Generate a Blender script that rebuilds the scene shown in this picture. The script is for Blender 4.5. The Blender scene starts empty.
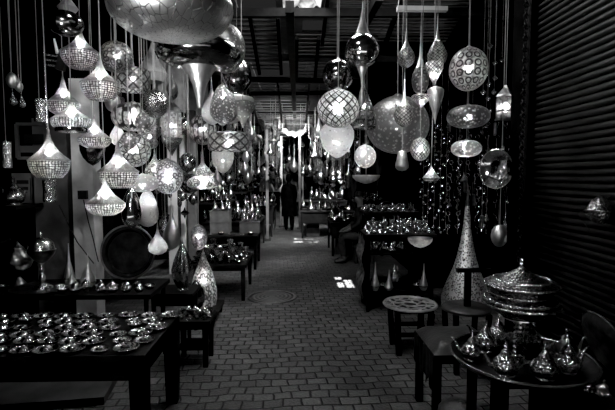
import bpy, math, random
from mathutils import Vector, Matrix, Euler
random.seed(7)
R = math.radians; PI = math.pi
sc = bpy.context.scene; col = sc.collection
sc.view_settings.view_transform = 'Standard'
sc.view_settings.look = 'None'
sc.view_settings.exposure = 0.15
sc.view_settings.use_curve_mapping = True
cm = sc.view_settings.curve_mapping
cm.black_level = (.003, .003, .003); cm.update()
sc.cycles.use_denoising = True
sc.cycles.use_adaptive_sampling = False
sc.cycles.max_bounces = 6
sc.cycles.transparent_max_bounces = 16
sc.cycles.sample_clamp_indirect = 4.0
sc.cycles.caustics_reflective = False
sc.cycles.caustics_refractive = False

# ------------------------------------------------------------------ camera
CZ = 1.7; F = 440.0
cd = bpy.data.cameras.new('camera'); cam = bpy.data.objects.new('camera', cd); col.objects.link(cam)
cam.location = (0, 0, CZ); cam.rotation_euler = (R(90 - 3.77), 0, R(-1.63))
cd.sensor_width = 36; cd.lens = F / 615 * 36; cd.clip_start = .05
sc.camera = cam
CR = Euler((R(90 - 3.77), 0, R(-1.63))).to_matrix()
def at(px, py, Y):
    d = CR @ Vector(((px - 307.5) / F, -(py - 205) / F, -1))
    return Vector((0, 0, CZ)) + d * (Y / d.y)
def on(px, py, z):                       # the point at height z seen at a pixel (measuring the place)
    d = CR @ Vector(((px - 307.5) / F, -(py - 205) / F, -1))
    return Vector((0, 0, CZ)) + d * ((z - CZ) / d.z)

# ------------------------------------------------------------------ materials
def newmat(name):
    m = bpy.data.materials.new(name); m.use_nodes = True
    nt = m.node_tree; nt.nodes.clear()
    out = nt.nodes.new('ShaderNodeOutputMaterial')
    return m, nt, out
def nd(nt, t, **k):
    n = nt.nodes.new('ShaderNode' + t)
    for a, v in k.items():
        if hasattr(n, a): setattr(n, a, v)
    return n
def g3(v): return (v, v, v, 1)
def math_(nt, op, a, b=None, c=None):
    n = nt.nodes.new('ShaderNodeMath'); n.operation = op
    for i, x in enumerate((a, b, c)):
        if x is None: continue
        if isinstance(x, (int, float)): n.inputs[i].default_value = x
        else: nt.links.new(x, n.inputs[i])
    return n.outputs[0]
def ramp(nt, fac, stops):
    n = nt.nodes.new('ShaderNodeValToRGB'); e = n.color_ramp.elements
    while len(e) < len(stops): e.new(.5)
    for i, (p, v) in enumerate(stops): e[i].position = p; e[i].color = g3(v)
    nt.links.new(fac, n.inputs[0]); return n.outputs[0]
def coords(nt, uv, scale):
    tc = nd(nt, 'TexCoord'); mp = nd(nt, 'Mapping')
    mp.inputs['Scale'].default_value = scale
    nt.links.new(tc.outputs['UV' if uv else 'Object'], mp.inputs[0]); return mp
def metal(name, lo, hi, rough, nscale=20, bump=.3, bscale=60, kind='noise', metallic=1.0, var=None):
    m, nt, out = newmat(name); L = nt.links.new
    p = nd(nt, 'BsdfPrincipled'); mp = coords(nt, False, (1, 1, 1))
    n = nd(nt, 'TexNoise'); n.inputs['Scale'].default_value = nscale; n.inputs['Detail'].default_value = 5; L(mp.outputs[0], n.inputs[0])
    c = ramp(nt, n.outputs[0], [(.3, lo), (.7, hi)]); L(c, p.inputs['Base Color'])
    p.inputs['Metallic'].default_value = metallic; p.inputs['Roughness'].default_value = rough
    if bump:
        if kind == 'vor':
            t = nd(nt, 'TexVoronoi'); t.inputs['Scale'].default_value = bscale; o = t.outputs['Distance']
        elif kind == 'wave':
            t = nd(nt, 'TexWave'); t.bands_direction = 'Z'; t.inputs['Scale'].default_value = bscale; t.inputs['Distortion'].default_value = 1.5; o = t.outputs['Fac']
        else:
            t = nd(nt, 'TexNoise'); t.inputs['Scale'].default_value = bscale; o = t.outputs[0]
        L(mp.outputs[0], t.inputs[0]); b = nd(nt, 'Bump'); b.inputs['Strength'].default_value = bump; b.inputs['Distance'].default_value = .01
        L(o, b.inputs['Height']); L(b.outputs[0], p.inputs['Normal'])
    L(p.outputs[0], out.inputs[0]); return m
def matte(name, lo, hi, rough=.7, nscale=8, bump=.2, spec=.3):
    m = metal(name, lo, hi, rough, nscale, bump, nscale * 4, metallic=0.0)
    m.node_tree.nodes['Principled BSDF'].inputs['Specular IOR Level'].default_value = spec
    return m
def shell(name, pat, nu, nv, solid=.35, trans=.8, clear=.35, rough=.3, rnd=1.0, th=.3, rot=0, soft=.04, tsolid=.0, mix=1.0, fwd=.75):
    """A pierced metal shell: pat picks the pattern of holes; the holes are frosted (translucent) and partly clear."""
    m, nt, out = newmat(name); L = nt.links.new
    if pat == 'speck3': mp = coords(nt, False, (1, 1, 1))
    else: mp = coords(nt, True, (nu, nv, 1))
    mp.inputs['Rotation'].default_value = (0, 0, rot)
    t = nd(nt, 'TexVoronoi')
    t.voronoi_dimensions = '3D' if pat == 'speck3' else '2D'
    t.inputs['Scale'].default_value = nu if pat == 'speck3' else 1.0
    t.inputs['Randomness'].default_value = rnd
    L(mp.outputs[0], t.inputs['Vector'])
    if pat in ('dots', 'speck3'):           # holes round the cell centres
        d = t.outputs['Distance']; hole = math_(nt, 'SMOOTH_MAX', math_(nt, 'DIVIDE', math_(nt, 'SUBTRACT', th, d), soft), 0.0, .1)
    elif pat == 'lines':                    # bars on the cell edges
        t.feature = 'DISTANCE_TO_EDGE'; d = t.outputs['Distance']
        hole = math_(nt, 'DIVIDE', math_(nt, 'SUBTRACT', d, th), soft)
    else:                                   # rings
        d = t.outputs['Distance']; a = math_(nt, 'ABSOLUTE', math_(nt, 'SUBTRACT', d, .34))
        hole = math_(nt, 'DIVIDE', math_(nt, 'SUBTRACT', a, th), soft)
    cl = nt.nodes.new('ShaderNodeClamp'); L(hole, cl.inputs[0]); hole = cl.outputs[0]
    if mix < 1: hole = math_(nt, 'MULTIPLY', hole, mix)
    p = nd(nt, 'BsdfPrincipled'); p.inputs['Base Color'].default_value = g3(solid); p.inputs['Metallic'].default_value = 1; p.inputs['Roughness'].default_value = rough
    bp = nd(nt, 'Bump'); bp.inputs['Strength'].default_value = .5; bp.inputs['Distance'].default_value = .004; bp.invert = True
    L(hole, bp.inputs['Height']); L(bp.outputs[0], p.inputs['Normal'])
    ns = nd(nt, 'TexNoise'); ns.inputs['Scale'].default_value = 38; ns.inputs['Detail'].default_value = 3
    tco = nd(nt, 'TexCoord'); L(tco.outputs['Object'], ns.inputs[0])
    grime = ramp(nt, ns.outputs[0], [(.32, .18), (.62, 1.0)])
    tcol = nd(nt, 'MixRGB'); tcol.blend_type = 'MULTIPLY'; tcol.inputs[0].default_value = 1; tcol.inputs[1].default_value = g3(trans); L(grime, tcol.inputs[2])
    tla = nd(nt, 'BsdfTranslucent'); L(tcol.outputs[0], tla.inputs[0])
    rf = nd(nt, 'BsdfRefraction'); rf.inputs['IOR'].default_value = 1.25; rf.inputs['Roughness'].default_value = .62; L(tcol.outputs[0], rf.inputs[0])
    tl = nd(nt, 'MixShader'); tl.inputs[0].default_value = fwd; L(tla.outputs[0], tl.inputs[1]); L(rf.outputs[0], tl.inputs[2])
    gl = nd(nt, 'BsdfGlossy'); gl.inputs[0].default_value = g3(.8); gl.inputs['Roughness'].default_value = .25; L(bp.outputs[0], gl.inputs['Normal'])
    m1 = nd(nt, 'MixShader'); m1.inputs[0].default_value = .12; L(tl.outputs[0], m1.inputs[1]); L(gl.outputs[0], m1.inputs[2])
    tr = nd(nt, 'BsdfTransparent'); m2 = nd(nt, 'MixShader'); m2.inputs[0].default_value = clear; L(m1.outputs[0], m2.inputs[1]); L(tr.outputs[0], m2.inputs[2])
    sol = p.outputs[0]
    if tsolid:
        tl2 = nd(nt, 'BsdfTranslucent'); tl2.inputs[0].default_value = g3(.8)
        m4 = nd(nt, 'MixShader'); m4.inputs[0].default_value = tsolid; L(sol, m4.inputs[1]); L(tl2.outputs[0], m4.inputs[2]); sol = m4.outputs[0]
    m3 = nd(nt, 'MixShader'); L(hole, m3.inputs[0]); L(sol, m3.inputs[1]); L(m2.outputs[0], m3.inputs[2])
    L(m3.outputs[0], out.inputs[0]); return m
def emis(name, s):
    m, nt, out = newmat(name); e = nd(nt, 'Emission'); e.inputs[0].default_value = g3(1); e.inputs[1].default_value = s
    nt.links.new(e.outputs[0], out.inputs[0]); return m

M = {}
M['silver'] = metal('silver_metal', .45, .75, .22, 12, .35, 45)
M['white_metal'] = metal('pale_painted_metal', .3, .6, .45, 14, .3, 40, metallic=.4)
M['textile'] = matte('patterned_textile', .005, .28, .9, 22, .4, .05)
M['satin'] = metal('satin_metal', .55, .9, .42, 12, .3, 40)
M['chrome'] = metal('polished_metal', .6, .8, .10, 9, .12, 25)
M['dark_metal'] = metal('dark_metal', .10, .28, .28, 14, .3, 40)
M['smoke'] = metal('smoked_metal', .12, .3, .14, 10, .35, 18)
M['engraved'] = metal('engraved_metal', .25, .7, .25, 30, .6, 70, 'vor')
M['hammered'] = metal('hammered_metal', .5, .8, .2, 15, .6, 90, 'vor')
M['brass'] = metal('brass_metal', .35, .8, .2, 25, .5, 80)
M['banded'] = metal('banded_metal', .3, .7, .25, 30, .6, 26, 'wave')
M['black'] = matte('black_wood', .005, .013, .7, 9, .2, .12)
M['tray_black'] = metal('tray_black', .015, .04, .55, 10, .2, 30)
M['filigree'] = metal('filigree_metal', .10, .85, .2, 40, .5, 75, 'vor')
M['pot_metal'] = metal('pot_metal', .05, .22, .25, 40, .4, 80, 'vor')
M['dish_metal'] = metal('dish_metal', .10, .5, .24, 45, .8, 40)
M['wood'] = matte('dark_wood', .012, .04, .55, 7, .3)
M['cord'] = matte('grey_cord', .14, .3, .5)
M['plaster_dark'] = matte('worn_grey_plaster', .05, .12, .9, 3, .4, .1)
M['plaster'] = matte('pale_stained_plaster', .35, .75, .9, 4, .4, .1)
M['white'] = matte('white_paint', .55, .85, .7, 3, .1, .2)
M['cloth_dark'] = matte('dark_cloth', .01, .035, .9, 6, .3, .05)
M['cloth'] = matte('grey_cloth', .12, .5, .9, 5, .5, .05)
M['cloth_light'] = matte('pale_cloth', .4, .9, .9, 5, .4, .05)
M['leather'] = matte('dark_leather', .02, .05, .45, 12, .4, .4)
M['black_cloth'] = matte('black_cloth', .002, .005, .95, 8, .2, .0)
M['skin'] = matte('skin_tone', .12, .16, .6, 8, .05)
M['hair'] = matte('black_hair', .01, .02, .7, 30, .3)
M['box'] = matte('grey_card', .08, .16, .8, 6, .1)
M['paper'] = matte('grey_paper', .08, .14, .8, 5, .05)
M['ink'] = matte('black_ink', .008, .015, .8, 5, 0)
M['bulb'] = emis('bulb_glow', 330)
M['bulb_soft'] = emis('bulb_glow_soft', 25)
M['bead'] = shell('crystal_beads', 'dots', 42, 8, solid=.06, trans=.8, clear=.08, rnd=.25, th=.42, soft=.12, fwd=.55)
M['wiremesh'] = shell('fine_wire_mesh', 'lines', 44, 20, solid=.2, trans=.6, clear=.15, rnd=0, th=.12, soft=.12, tsolid=.06, fwd=.75)
M['lattice'] = shell('lattice_glass', 'lines', 20, 10, solid=.03, trans=.6, clear=.08, rnd=0, th=.09, soft=.04, rot=R(45), rough=.5)
M['zigzag'] = shell('zigzag_glass', 'lines', 14, 3, solid=.06, trans=.6, clear=.12, rnd=0, th=.09, soft=.05, rot=R(45), rough=.4)
M['speck'] = shell('pierced_speckled_metal', 'speck3', 40, 40, solid=.08, trans=.8, clear=.3, th=.42, soft=.10, rough=.4, tsolid=.03)
M['speckbig'] = shell('pierced_pale_metal', 'speck3', 38, 38, solid=.16, trans=.8, clear=.2, th=.42, soft=.10, rough=.42, tsolid=.06)
M['panelled'] = shell('panelled_glass', 'lines', 16, 2.6, solid=.05, trans=.7, clear=.1, rnd=.35, th=.10, soft=.05, rough=.35)
M['swirl'] = shell('wire_swirl', 'lines', 17, 9, solid=.05, trans=.7, clear=.12, rnd=1, th=.08, soft=.05, rough=.35)
M['rings'] = shell('ring_pattern_glass', 'rings', 13, 7, solid=.04, trans=.6, clear=.1, rnd=.0, th=.07, soft=.05, rough=.3)
M['floral'] = shell('floral_pierced_metal', 'rings', 17, 9, solid=.10, trans=.85, clear=.22, rnd=.9, th=.11, soft=.06, rough=.3)
M['milk'] = shell('milky_glass', 'speck3', 45, 45, solid=.3, trans=.75, clear=.05, th=.42, soft=.2, rough=.35, tsolid=.25)
M['conelace'] = shell('pierced_floor_lamp_metal', 'speck3', 42, 42, solid=.95, trans=.0, clear=.3, th=.47, soft=.10, rough=.6)

# ------------------------------------------------------------------ mesh builder
class MB:
    def __init__(s): s.v = []; s.f = []; s.uv = []
    def add(s, vs, fs, uvs=None, mat=None):
        o = len(s.v)
        s.v += [tuple(mat @ Vector(v)) if mat else tuple(v) for v in vs]
        for i, f in enumerate(fs):
            s.f.append([o + k for k in f]); s.uv.append(uvs[i] if uvs else [(0, 0)] * len(f))
        return s
    def box(s, c, d, rz=0, rx=0, ry=0, taper=1.0):
        x, y, z = d[0] / 2, d[1] / 2, d[2] / 2; t = taper
        vs = [(-x*t, -y*t, -z), (x*t, -y*t, -z), (x*t, y*t, -z), (-x*t, y*t, -z), (-x, -y, z), (x, -y, z), (x, y, z), (-x, y, z)]
        fs = [(0, 3, 2, 1), (4, 5, 6, 7), (0, 1, 5, 4), (1, 2, 6, 5), (2, 3, 7, 6), (3, 0, 4, 7)]
        q = [(0, 0), (1, 0), (1, 1), (0, 1)]
        return s.add(vs, fs, [q] * 6, Matrix.Translation(c) @ Euler((rx, ry, rz)).to_matrix().to_4x4())
    def lathe(s, prof, seg=24, mat=None, sx=1, sy=1, flute=0, nfl=8):
        """prof: (radius, z) from top to bottom."""
        n = len(prof); vs = []; fs = []; uvs = []
        Ls = [0.0]
        for i in range(1, n): Ls.append(Ls[-1] + math.hypot(prof[i][0] - prof[i-1][0], prof[i][1] - prof[i-1][1]))
        T = Ls[-1] or 1
        for i, (r, z) in enumerate(prof):
            for k in range(seg):
                a = 2 * PI * k / seg; rr = r * (1 + flute * math.cos(nfl * a))
                vs.append((rr * math.cos(a) * sx, rr * math.sin(a) * sy, z))
        for i in range(n - 1):
            for k in range(seg):
                k2 = (k + 1) % seg
                fs.append((i*seg + k, (i+1)*seg + k, (i+1)*seg + k2, i*seg + k2))
                u0, u1 = k / seg, (k + 1) / seg; v0, v1 = 1 - Ls[i] / T, 1 - Ls[i+1] / T
                uvs.append([(u0, v0), (u0, v1), (u1, v1), (u1, v0)])
        return s.add(vs, fs, uvs, mat)
    def tube(s, pts, r, seg=6):
        pts = [Vector(p) for p in pts]; n = len(pts); vs = []; fs = []
        rs = r if isinstance(r, (list, tuple)) else [r] * n
        up = None
        for i, p in enumerate(pts):
            t = (pts[min(i+1, n-1)] - pts[max(i-1, 0)]).normalized()
            if up is None: up = t.orthogonal().normalized()
            up = (up - t * up.dot(t))
            up = up.normalized() if up.length > 1e-6 else t.orthogonal().normalized()
            b = t.cross(up)
            for k in range(seg):
                a = 2 * PI * k / seg; vs.append(tuple(p + (up * math.cos(a) + b * math.sin(a)) * rs[i]))
        for i in range(n - 1):
            for k in range(seg):
                k2 = (k + 1) % seg; fs.append((i*seg + k, i*seg + k2, (i+1)*seg + k2, (i+1)*seg + k))
        fs.append(tuple(range(seg))[::-1]); fs.append(tuple((n-1)*seg + k for k in range(seg)))
        return s.add(vs, fs)
    def ring(s, c, R_, r, axis='z', seg=24, mat=None):
        pts = []
        for k in range(seg + 1):
            a = 2 * PI * k / seg
            q = {'z': (math.cos(a)*R_, math.sin(a)*R_, 0), 'y': (math.cos(a)*R_, 0, math.sin(a)*R_), 'x': (0, math.cos(a)*R_, math.sin(a)*R_)}[axis]
            q = Vector(q)
            if mat: q = mat @ q
            pts.append(Vector(c) + q)
        return s.tube(pts, r, 6)
    def grid(s, fn, nu, nv):
        vs = [fn(i / nu, j / nv) for j in range(nv + 1) for i in range(nu + 1)]
        fs = []; uvs = []
        for j in range(nv):
            for i in range(nu):
                a = j * (nu + 1) + i; fs.append((a, a + 1, a + nu + 2, a + nu + 1))
                uvs.append([(i/nu, j/nv), ((i+1)/nu, j/nv), ((i+1)/nu, (j+1)/nv), (i/nu, (j+1)/nv)])
        return s.add(vs, fs, uvs)
    def mesh(s, name, mat, smooth=True):
        me = bpy.data.meshes.new(name); me.from_pydata(s.v, [], s.f)
        uvl = me.uv_layers.new(name='UVMap'); k = 0
        for u in s.uv:
            for q in u: uvl.data[k].uv = q; k += 1
        me.materials.append(mat)
        if smooth:
            me.polygons.foreach_set('use_smooth', [True] * len(me.polygons))
            try: me.set_sharp_from_angle(angle=R(42))
            except Exception: pass
        me.update(); return me
    def build(s, name, mat, parent=None, smooth=True, loc=None):
        o = bpy.data.objects.new(name, s.mesh(name, mat, smooth)); col.objects.link(o)
        if parent: o.parent = parent
        if loc is not None: o.location = loc
        return o
def tag(o, label=None, cat=None, group=None, kind=None):
    if label: o['label'] = label
    if cat: o['category'] = cat
    if group: o['group'] = group
    if kind: o['kind'] = kind
    return o
def thing(name, loc, label, cat, group=None, rz=0):
    o = bpy.data.objects.new(name, None); col.objects.link(o); o.empty_display_size = .05
    o.location = loc; o.rotation_euler = (0, 0, rz)
    return tag(o, label, cat, group)
KIDS = {}
def kids(o): return [c for c in bpy.data.objects if c.parent == o]
def copy_tree(o, loc=None, rz=None, label=None, s=None, parent=None):
    if o.name not in KIDS: KIDS[o.name] = kids(o)
    c = o.copy(); col.objects.link(c)
    if parent: c.parent = parent
    if loc is not None: c.location = loc
    if rz is not None: c.rotation_euler = (0, 0, rz)
    if s is not None: c.scale = s if not isinstance(s, (int, float)) else (s, s, s)
    if label: c['label'] = label
    for ch in KIDS[o.name]: copy_tree(ch, parent=c)
    return c
def struct(name, mb, mat, smooth=False, loc=None): return tag(mb.build(name, mat, None, smooth, loc), kind='structure')

# ------------------------------------------------------------------ the floor
def floor_material():
    m, nt, out = newmat('worn_paving_setts'); L = nt.links.new
    tc = nd(nt, 'TexCoord'); mp = nd(nt, 'Mapping'); mp.inputs['Rotation'].default_value = (0, 0, R(-3)); L(tc.outputs['Object'], mp.inputs[0])
    n1 = nd(nt, 'TexNoise'); n1.inputs['Scale'].default_value = 2.2; n1.inputs['Detail'].default_value = 3; L(mp.outputs[0], n1.inputs[0])
    sub = nd(nt, 'VectorMath'); sub.operation = 'SUBTRACT'; L(n1.outputs['Color'], sub.inputs[0]); sub.inputs[1].default_value = (.5, .5, .5)
    sca = nd(nt, 'VectorMath'); sca.operation = 'SCALE'; L(sub.outputs[0], sca.inputs[0]); sca.inputs['Scale'].default_value = .13
    add = nd(nt, 'VectorMath'); add.operation = 'ADD'; L(mp.outputs[0], add.inputs[0]); L(sca.outputs[0], add.inputs[1])
    br = nd(nt, 'TexBrick'); L(add.outputs[0], br.inputs[0])
    br.offset = .5; br.squash = 1; br.inputs['Scale'].default_value = 1
    br.inputs['Brick Width'].default_value = .145; br.inputs['Row Height'].default_value = .112
    br.inputs['Mortar Size'].default_value = .010; br.inputs['Mortar Smooth'].default_value = .9; br.inputs['Bias'].default_value = -.2
    br.inputs['Color1'].default_value = g3(.10); br.inputs['Color2'].default_value = g3(.21); br.inputs['Mortar'].default_value = g3(.012)
    n2 = nd(nt, 'TexNoise'); n2.inputs['Scale'].default_value = .9; n2.inputs['Detail'].default_value = 6; L(mp.outputs[0], n2.inputs[0])
    r2 = ramp(nt, n2.outputs[0], [(.3, .45), (.7, 1.15)])
    mx = nd(nt, 'MixRGB'); mx.blend_type = 'MULTIPLY'; mx.inputs[0].default_value = 1; L(br.outputs[0], mx.inputs[1]); L(r2, mx.inputs[2])
    n3 = nd(nt, 'TexNoise'); n3.inputs['Scale'].default_value = 45; n3.inputs['Detail'].default_value = 4; L(mp.outputs[0], n3.inputs[0])
    r3 = ramp(nt, n3.outputs[0], [(.25, .6), (.75, 1.3)])
    mx2 = nd(nt, 'MixRGB'); mx2.blend_type = 'MULTIPLY'; mx2.inputs[0].default_value = 1; L(mx.outputs[0], mx2.inputs[1]); L(r3, mx2.inputs[2])
    p = nd(nt, 'BsdfPrincipled'); L(mx2.outputs[0], p.inputs['Base Color']); p.inputs['Roughness'].default_value = .5; p.inputs['Specular IOR Level'].default_value = .35
    h = math_(nt, 'ADD', math_(nt, 'MULTIPLY', br.outputs['Fac'], -1.0), math_(nt, 'MULTIPLY', n3.outputs[0], .35))
    b = nd(nt, 'Bump'); b.inputs['Strength'].default_value = .9; b.inputs['Distance'].default_value = .02; L(h, b.inputs['Height']); L(b.outputs[0], p.inputs['Normal'])
    L(p.outputs[0], out.inputs[0]); return m
struct('floor', MB().box((0, 14, -.1), (12, 36, .2)), floor_material())
# round manhole cover of setts laid in rings
def cover_mat():
    m, nt, out = newmat('iron_cover'); L = nt.links.new
    tc = nd(nt, 'TexCoord'); w = nd(nt, 'TexWave'); w.wave_type = 'RINGS'; w.rings_direction = 'SPHERICAL'; w.inputs['Scale'].default_value = 5.5; w.inputs['Distortion'].default_value = 1.2
    L(tc.outputs['Object'], w.inputs[0]); p = nd(nt, 'BsdfPrincipled'); L(ramp(nt, w.outputs['Fac'], [(.1, .02), (.5, .11)]), p.inputs['Base Color']); p.inputs['Roughness'].default_value = .5
    b = nd(nt, 'Bump'); b.inputs['Strength'].default_value = .6; b.inputs['Distance'].default_value = .01; L(w.outputs['Fac'], b.inputs['Height']); L(b.outputs[0], p.inputs['Normal'])
    L(p.outputs[0], out.inputs[0]); return m
mc = thing('manhole_cover', on(272, 297, 0), 'round manhole ring of setts set flush in the alley paving', 'manhole cover')
MB().lathe([(0, .008), (.27, .008), (.285, 0)], 40).build('cover_plate', cover_mat(), mc)
MB().lathe([(.30, .001), (.305, .009), (.34, .009), (.345, 0)], 40).build('cover_frame', M['dark_metal'], mc)

# ------------------------------------------------------------------ walls and roof
def slab(name, x0, x1, y0, y1, z, th, holes, mat):
    xs = sorted({x0, x1} | {v for h in holes for v in h[:2]}); ys = sorted({y0, y1} | {v for h in holes for v in h[2:]})
    mb = MB()
    for i in range(len(xs) - 1):
        for j in range(len(ys) - 1):
            cx, cy = (xs[i] + xs[i+1]) / 2, (ys[j] + ys[j+1]) / 2
            if any(h[0] < cx < h[1] and h[2] < cy < h[3] for h in holes): continue
            mb.box((cx, cy, z + th / 2), (xs[i+1] - xs[i], ys[j+1] - ys[j], th))
    return struct(name, mb, mat)
SUN = Vector((-.15, -.10, -1))
patches = [(.67, .76, 6.62, 6.92), (.79, .91, 6.60, 7.10), (.66, .77, 7.14, 7.3),
           (-.02, .20, 11.75, 11.95), (.24, .33, 11.75, 11.9), (.36, .5, 11.75, 11.95), (.62, .74, 11.8, 11.95), (-.03, .22, 11.2, 11.4), (.36, .44, 11.2, 11.33), (.5, .6, 11.2, 11.33)]
ZR = 4.0
holes = [(a - SUN.x * ZR, b - SUN.x * ZR, c - SUN.y * ZR, d - SUN.y * ZR) for a, b, c, d in patches]
open_sky = (-.16, .36, 5.75, 6.55)
open_l = (-.85, -.2, 5.3, 8.0); open_r = (.45, .75, 7.4, 8.0); open_c = (.42, 1.9, 4.6, 6.2)
M['roof'] = matte('sooty_boards', .01, .03, .8, 6, .3, .2)
open_f = (-.9, .25, 9.1, 12.0); open_g = (-1.1, .5, 13.6, 17.5); open_r = (.12, .55, 6.68, 7.2); open_cc = (.5, 1.9, 4.6, 5.8)
slab('ceiling', -5, 5, -.5, 32, ZR, .03, holes + [open_sky, (-.78, -.25, 5.45, 6.6), open_r, open_cc, open_f, open_g], M['roof'])
def tarp_mat(name, v):
    m, nt, out = newmat(name); t = nd(nt, 'BsdfTranslucent'); n = nd(nt, 'TexNoise'); n.inputs['Scale'].default_value = 3; n.inputs['Detail'].default_value = 4
    tc = nd(nt, 'TexCoord'); nt.links.new(tc.outputs['Object'], n.inputs[0]); nt.links.new(ramp(nt, n.outputs[0], [(.35, v * .15), (.65, v)]), t.inputs[0]); nt.links.new(t.outputs[0], out.inputs[0]); return m
def tarp(h, v, label, z=4.25, amp=.05, fold=9):
    x0, x1, y0, y1 = h
    o = MB().grid(lambda u, w: (x0 - .1 + (x1 - x0 + .2) * u, y0 - .1 + (y1 - y0 + .2) * w, z + amp * math.sin(u * fold) * math.cos(w * fold * .8)), 14, 14).build('roof_tarpaulin', tarp_mat('tarpaulin_%.3f' % v, v))
    return tag(o, label, 'tarpaulin')
tarp(open_sky, .14, 'bright creased tarpaulin glowing over the small roof opening', 4.15, .12, 13)
def slats(x0, x1, y0, y1, z, pitch, label, w=.8, tilt=0, drop=0):
    t = thing('slatted_roof_panel', ((x0 + x1) / 2, (y0 + y1) / 2, z), label, 'roof panel')
    n = int((y1 - y0) / pitch); mb = MB(); w = 1.02; 
    for i in range(n):
        y = y0 + (i + .5) * pitch - (y0 + y1) / 2
        mb.box((random.uniform(-.01, .01), y, drop * (i / n)), (x1 - x0, pitch * w, .012), rx=tilt + .12 + random.uniform(-.03, .03))
    mb.build('slat_panel', M['slat'], t, False)
    for xx in (x0 - (x0 + x1) / 2, 0, x1 - (x0 + x1) / 2):
        MB().box((xx, 0, -.04 + drop / 2), (.045, y1 - y0, .06), rx=math.atan2(drop, y1 - y0)).build('batten', M['black'], t, False)
    return t
def slat_mat():
    m, nt, out = newmat('sun_struck_reed_slats'); L = nt.links.new
    tc = nd(nt, 'TexCoord'); mp = nd(nt, 'Mapping'); mp.inputs['Scale'].default_value = (1.0, 7, 1); L(tc.outputs['Object'], mp.inputs[0])
    n = nd(nt, 'TexNoise'); n.inputs['Scale'].default_value = 1.6; n.inputs['Detail'].default_value = 5; L(mp.outputs[0], n.inputs[0])
    d = nd(nt, 'BsdfDiffuse'); d.inputs[0].default_value = g3(.12)
    t = nd(nt, 'BsdfTranslucent'); L(ramp(nt, n.outputs[0], [(.44, .0), (.56, .0025), (.68, .03)]), t.inputs[0])
    a = nd(nt, 'AddShader'); L(d.outputs[0], a.inputs[0]); L(t.outputs[0], a.inputs[1]); L(a.outputs[0], out.inputs[0]); return m
M['slat'] = slat_mat()
slats(-.85, -.2, 5.3, 6.7, 3.62, .1, 'slatted wooden roof panel hanging above the hanging globes', drop=-.36)
slats(.03, .62, 6.1, 7.3, 3.62, .095, 'smaller slatted roof panel next to the tall spired globe', drop=-.32)
slats(.36, 2.0, 4.5, 5.9, 3.8, .07, 'corrugated canopy sheet high above the net globe', drop=-.35)
slats(-1.0, .3, 9.0, 12.2, 3.7, .2, 'long slatted shade panel deep down the alley', drop=-.5)
slats(-1.2, .6, 13.5, 17.6, 3.7, .28, 'farthest slatted shade panel over the alley', drop=-.5)
def beam(a, b, w, label, mat='black', name='roof_beam'):
    a = Vector(a); b = Vector(b); o = MB()
    d = (b - a); rz = math.atan2(d.y, d.x); ry = -math.atan2(d.z, math.hypot(d.x, d.y))
    o.box((0, 0, 0), (d.length, w, w * 1.3), rz=rz, ry=ry)
    return tag(o.build(name, M[mat], None, False, (a + b) / 2), kind='structure')
for y in (5.1, 6.7, 8.2, 10, 12.7, 15.5, 19): beam((-3.2, y, 3.5), (2.6, y, 3.5 + random.uniform(-.1, .1)), .07, '')
beam((-.05, 4.6, 3.42), (.0, 13, 3.4), .09, ''); beam((.85, 4.5, 3.5), (.7, 9, 3.45), .08, '')
beam((-1.05, 4.5, 3.4), (-1.05, 20, 3.4), .08, '')

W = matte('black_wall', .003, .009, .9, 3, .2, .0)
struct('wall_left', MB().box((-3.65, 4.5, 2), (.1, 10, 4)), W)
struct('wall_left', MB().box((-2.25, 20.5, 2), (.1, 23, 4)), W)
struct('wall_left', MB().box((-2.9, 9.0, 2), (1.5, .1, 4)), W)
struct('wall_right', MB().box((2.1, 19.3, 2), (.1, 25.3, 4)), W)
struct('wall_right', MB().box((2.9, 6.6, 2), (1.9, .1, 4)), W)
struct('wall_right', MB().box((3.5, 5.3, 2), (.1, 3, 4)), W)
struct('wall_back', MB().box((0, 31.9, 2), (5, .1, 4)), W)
# frontal plaster wall of the left shop
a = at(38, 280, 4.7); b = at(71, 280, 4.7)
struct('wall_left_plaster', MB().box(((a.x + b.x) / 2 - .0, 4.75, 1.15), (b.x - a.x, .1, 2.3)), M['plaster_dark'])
struct('wall_left_upper', MB().box(((a.x + b.x) / 2, 4.76, 3.15), (b.x - a.x, .1, 1.7)), W)  # same wall made black above the plaster, its shade put into the colour
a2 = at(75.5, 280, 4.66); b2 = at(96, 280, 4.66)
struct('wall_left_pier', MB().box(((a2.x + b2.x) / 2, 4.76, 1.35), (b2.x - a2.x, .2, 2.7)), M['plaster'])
struct('wall_left_pier_dark_top', MB().box(((a2.x + b2.x) / 2, 4.76, 3.35), (b2.x - a2.x, .2, 1.3)), W)  # pier top made black, the darkness overhead put into the colour
struct('wall_left_shop', MB().box(((a.x - 3.6) / 2, 4.85, 2), (a.x + 3.6, .1, 4)), W)
# white door posts further down
p = at(168, 200, 7.6); q = at(178, 200, 7.6)
struct('door_1', MB().box(((p.x + q.x) / 2, 7.65, 1.35), (q.x - p.x, .1, 2.7)), M['white'])
struct('trim_1', MB().box((at(183, 200, 7.5).x, 7.55, 1.4), (.07, .14, 2.8)), M['white'])
struct('trim_2', MB().box((at(191.5, 200, 7.5).x, 7.58, 1.4), (.13, .16, 2.8)), M['box'])
struct('trim_3', MB().box((at(172, 200, 7.5).x, 7.5, 2.72), (.6, .12, .08)), M['ink'])
struct('wall_left_end', MB().box((-1.95, 7.75, 3.25), (.9, .1, 1.4)), M['cloth'])

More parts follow.
